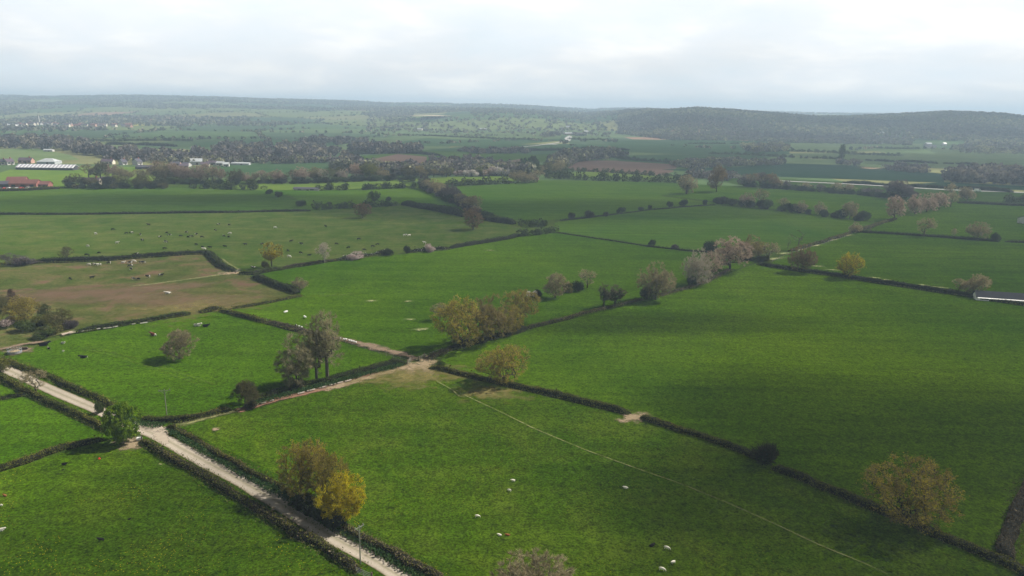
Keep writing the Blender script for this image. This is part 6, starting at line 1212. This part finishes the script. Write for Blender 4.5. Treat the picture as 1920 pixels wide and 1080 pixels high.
# town on the left skyline plain
tw = np.random.RandomState(4); cols = [(render_w, slate, 'white'), (pinkw, rt, 'pink brick'), (render_w, rt, 'white red roofed'), (brick, rt, 'red brick'), (cream, purple_r, 'cream')]
xs_t = sorted([tw.uniform(-10, 250) for _ in range(44)] + [tw.uniform(50, 110) for _ in range(16)])
for k, xx in enumerate(xs_t[:59]):
    c = cols[tw.randint(5)]; gable('town_house', '%s house, %s from the left in the far town' % (c[2], ordw(k)), 'house', xx, 239 - (abs(xx - 80) < 40) * tw.uniform(0, 5) - tw.uniform(0, 3.5), tw.uniform(8, 17), 8, tw.uniform(3.5, 5), 2.8, tw.uniform(-.6, .6), c[0], c[1], group='houses of the far town', parts=False)
for k, (xx, L) in enumerate([(4, 34), (18, 30), (30, 34)]):
    gable('town_shed', 'long white shed at the town edge, %s from the left' % ordw(k), 'shed', xx, 239.5, L, 14, 5, 2, 0, white_p, greyr, group='white sheds at the town edge', parts=False)
g = G(73, 234); root = empty('church', g, .2); tag(root, 'far church with a tall pale spire above the town', 'church')
b = MB(); b.box(-2.4, 2.4, -2.4, 2.4, -1, 15); b.build('tower', stone_p, root)
b = MB(); b.add([(-2.5, -2.5, 15), (2.5, -2.5, 15), (2.5, 2.5, 15), (-2.5, 2.5, 15), (0, 0, 30)], [(0, 1, 4), (1, 2, 4), (2, 3, 4), (3, 0, 4)]); b.build('spire', stone_p, root)
b = MB(); b.box(2.45, 20, -4, 4, -1, 7); b.build('nave', stone_p, root)


# ------------------------------------------------------------------ clouds (inferred from shadow, the flowery pasture one added, high to the sun side of the land they shade)
m, nt, o = mat('cloud_vapour'); pv = nt.nodes.new('ShaderNodeVolumePrincipled'); pv.inputs['Color'].default_value = (0.97, 0.98, 1, 1); pv.inputs['Density'].default_value = 0.03; pv.inputs['Anisotropy'].default_value = 0.6
nt.links.new(pv.outputs[0], o.inputs['Volume']); CLOUD = m
def cloud(gx, gy, rx, ry, alt, th, label, seed, rot=0.0):
    """a flattened billow whose shadow falls round ground point (gx, gy)"""
    r = np.random.RandomState(seed); n, mm = 28, 14; V = []; f = []
    k = alt / sd.z; cx = gx + sd.x * k; cy = gy + sd.y * k
    ph = r.rand(8) * 6
    for j in range(mm + 1):
        el = -math.pi / 2 + math.pi * j / mm
        for i in range(n):
            a = 2 * math.pi * i / n
            w = 1 + .18 * math.sin(3 * a + ph[0]) + .12 * math.sin(5 * a + ph[1]) + .10 * math.sin(2 * a + 4 * el + ph[2]) + .06 * math.sin(8 * a + 3 * el + ph[3])
            x = rx * w * math.cos(el) * math.cos(a); y = ry * w * math.cos(el) * math.sin(a)
            zz = th * math.sin(el) * (1 + .3 * math.sin(4 * a + ph[4]) * math.cos(el)) * (1.0 if el > 0 else .5)
            V.append((x * math.cos(rot) - y * math.sin(rot), x * math.sin(rot) + y * math.cos(rot), zz))
    for j in range(mm):
        for i in range(n):
            f.append((j * n + i, j * n + (i + 1) % n, (j + 1) * n + (i + 1) % n, (j + 1) * n + i))
    o = link('cloud', mesh('cloud', V, [np.array(f)], [CLOUD], smooth=True)); o.location = (cx, cy, alt)
    tag(o, label, 'cloud', kind='structure')

cloud(74, 130, 58, 36, 700, 21, 'low cloud shading the lower right of the great green field', 1, .3)
cloud(42, 92, 30, 20, 640, 8, 'small cloud shading the bottom of the front field', 2, -.3)
cloud(45, 205, 42, 13, 760, 19, 'thin cloud streak shading the middle of the great green field', 3, .1)
cloud(-20, 455, 230, 58, 800, 15, 'broad cloud shading the dark green leys', 4, -.05)
cloud(-260, 450, 120, 48, 820, 10, 'cloud shading the fields under the red barn', 8, .1)
cloud(280, 1000, 620, 240, 900, 10, 'great cloud shading the middle plain', 5, -.08)
cloud(-520, 1250, 420, 220, 900, 10, 'cloud shading the left woods', 6, .1)
cloud(1050, 1950, 560, 300, 950, 7, 'cloud shading the wooded hill', 7, .0)
cloud(-58, 92, 34, 20, 600, 7, 'small thin unseen cloud added to darken the flowery pasture', 10, .2)  # added cloud, out of view; dims the lower left corner like a vignette


# ------------------------------------------------------------------ haze
m, nt, o = mat('haze_air'); pv = nt.nodes.new('ShaderNodeVolumePrincipled'); pv.inputs['Color'].default_value = (0.60, 0.80, 1.0, 1); pv.inputs['Density'].default_value = 0.00025; pv.inputs['Anisotropy'].default_value = 0.1
nt.links.new(pv.outputs[0], o.inputs['Volume'])
b = MB(); b.box(-6100, 6100, -760, 7700, -1.5, 138)
tag(b.build('haze', m), 'thin blue haze lying over the whole valley', 'haze', kind='stuff')
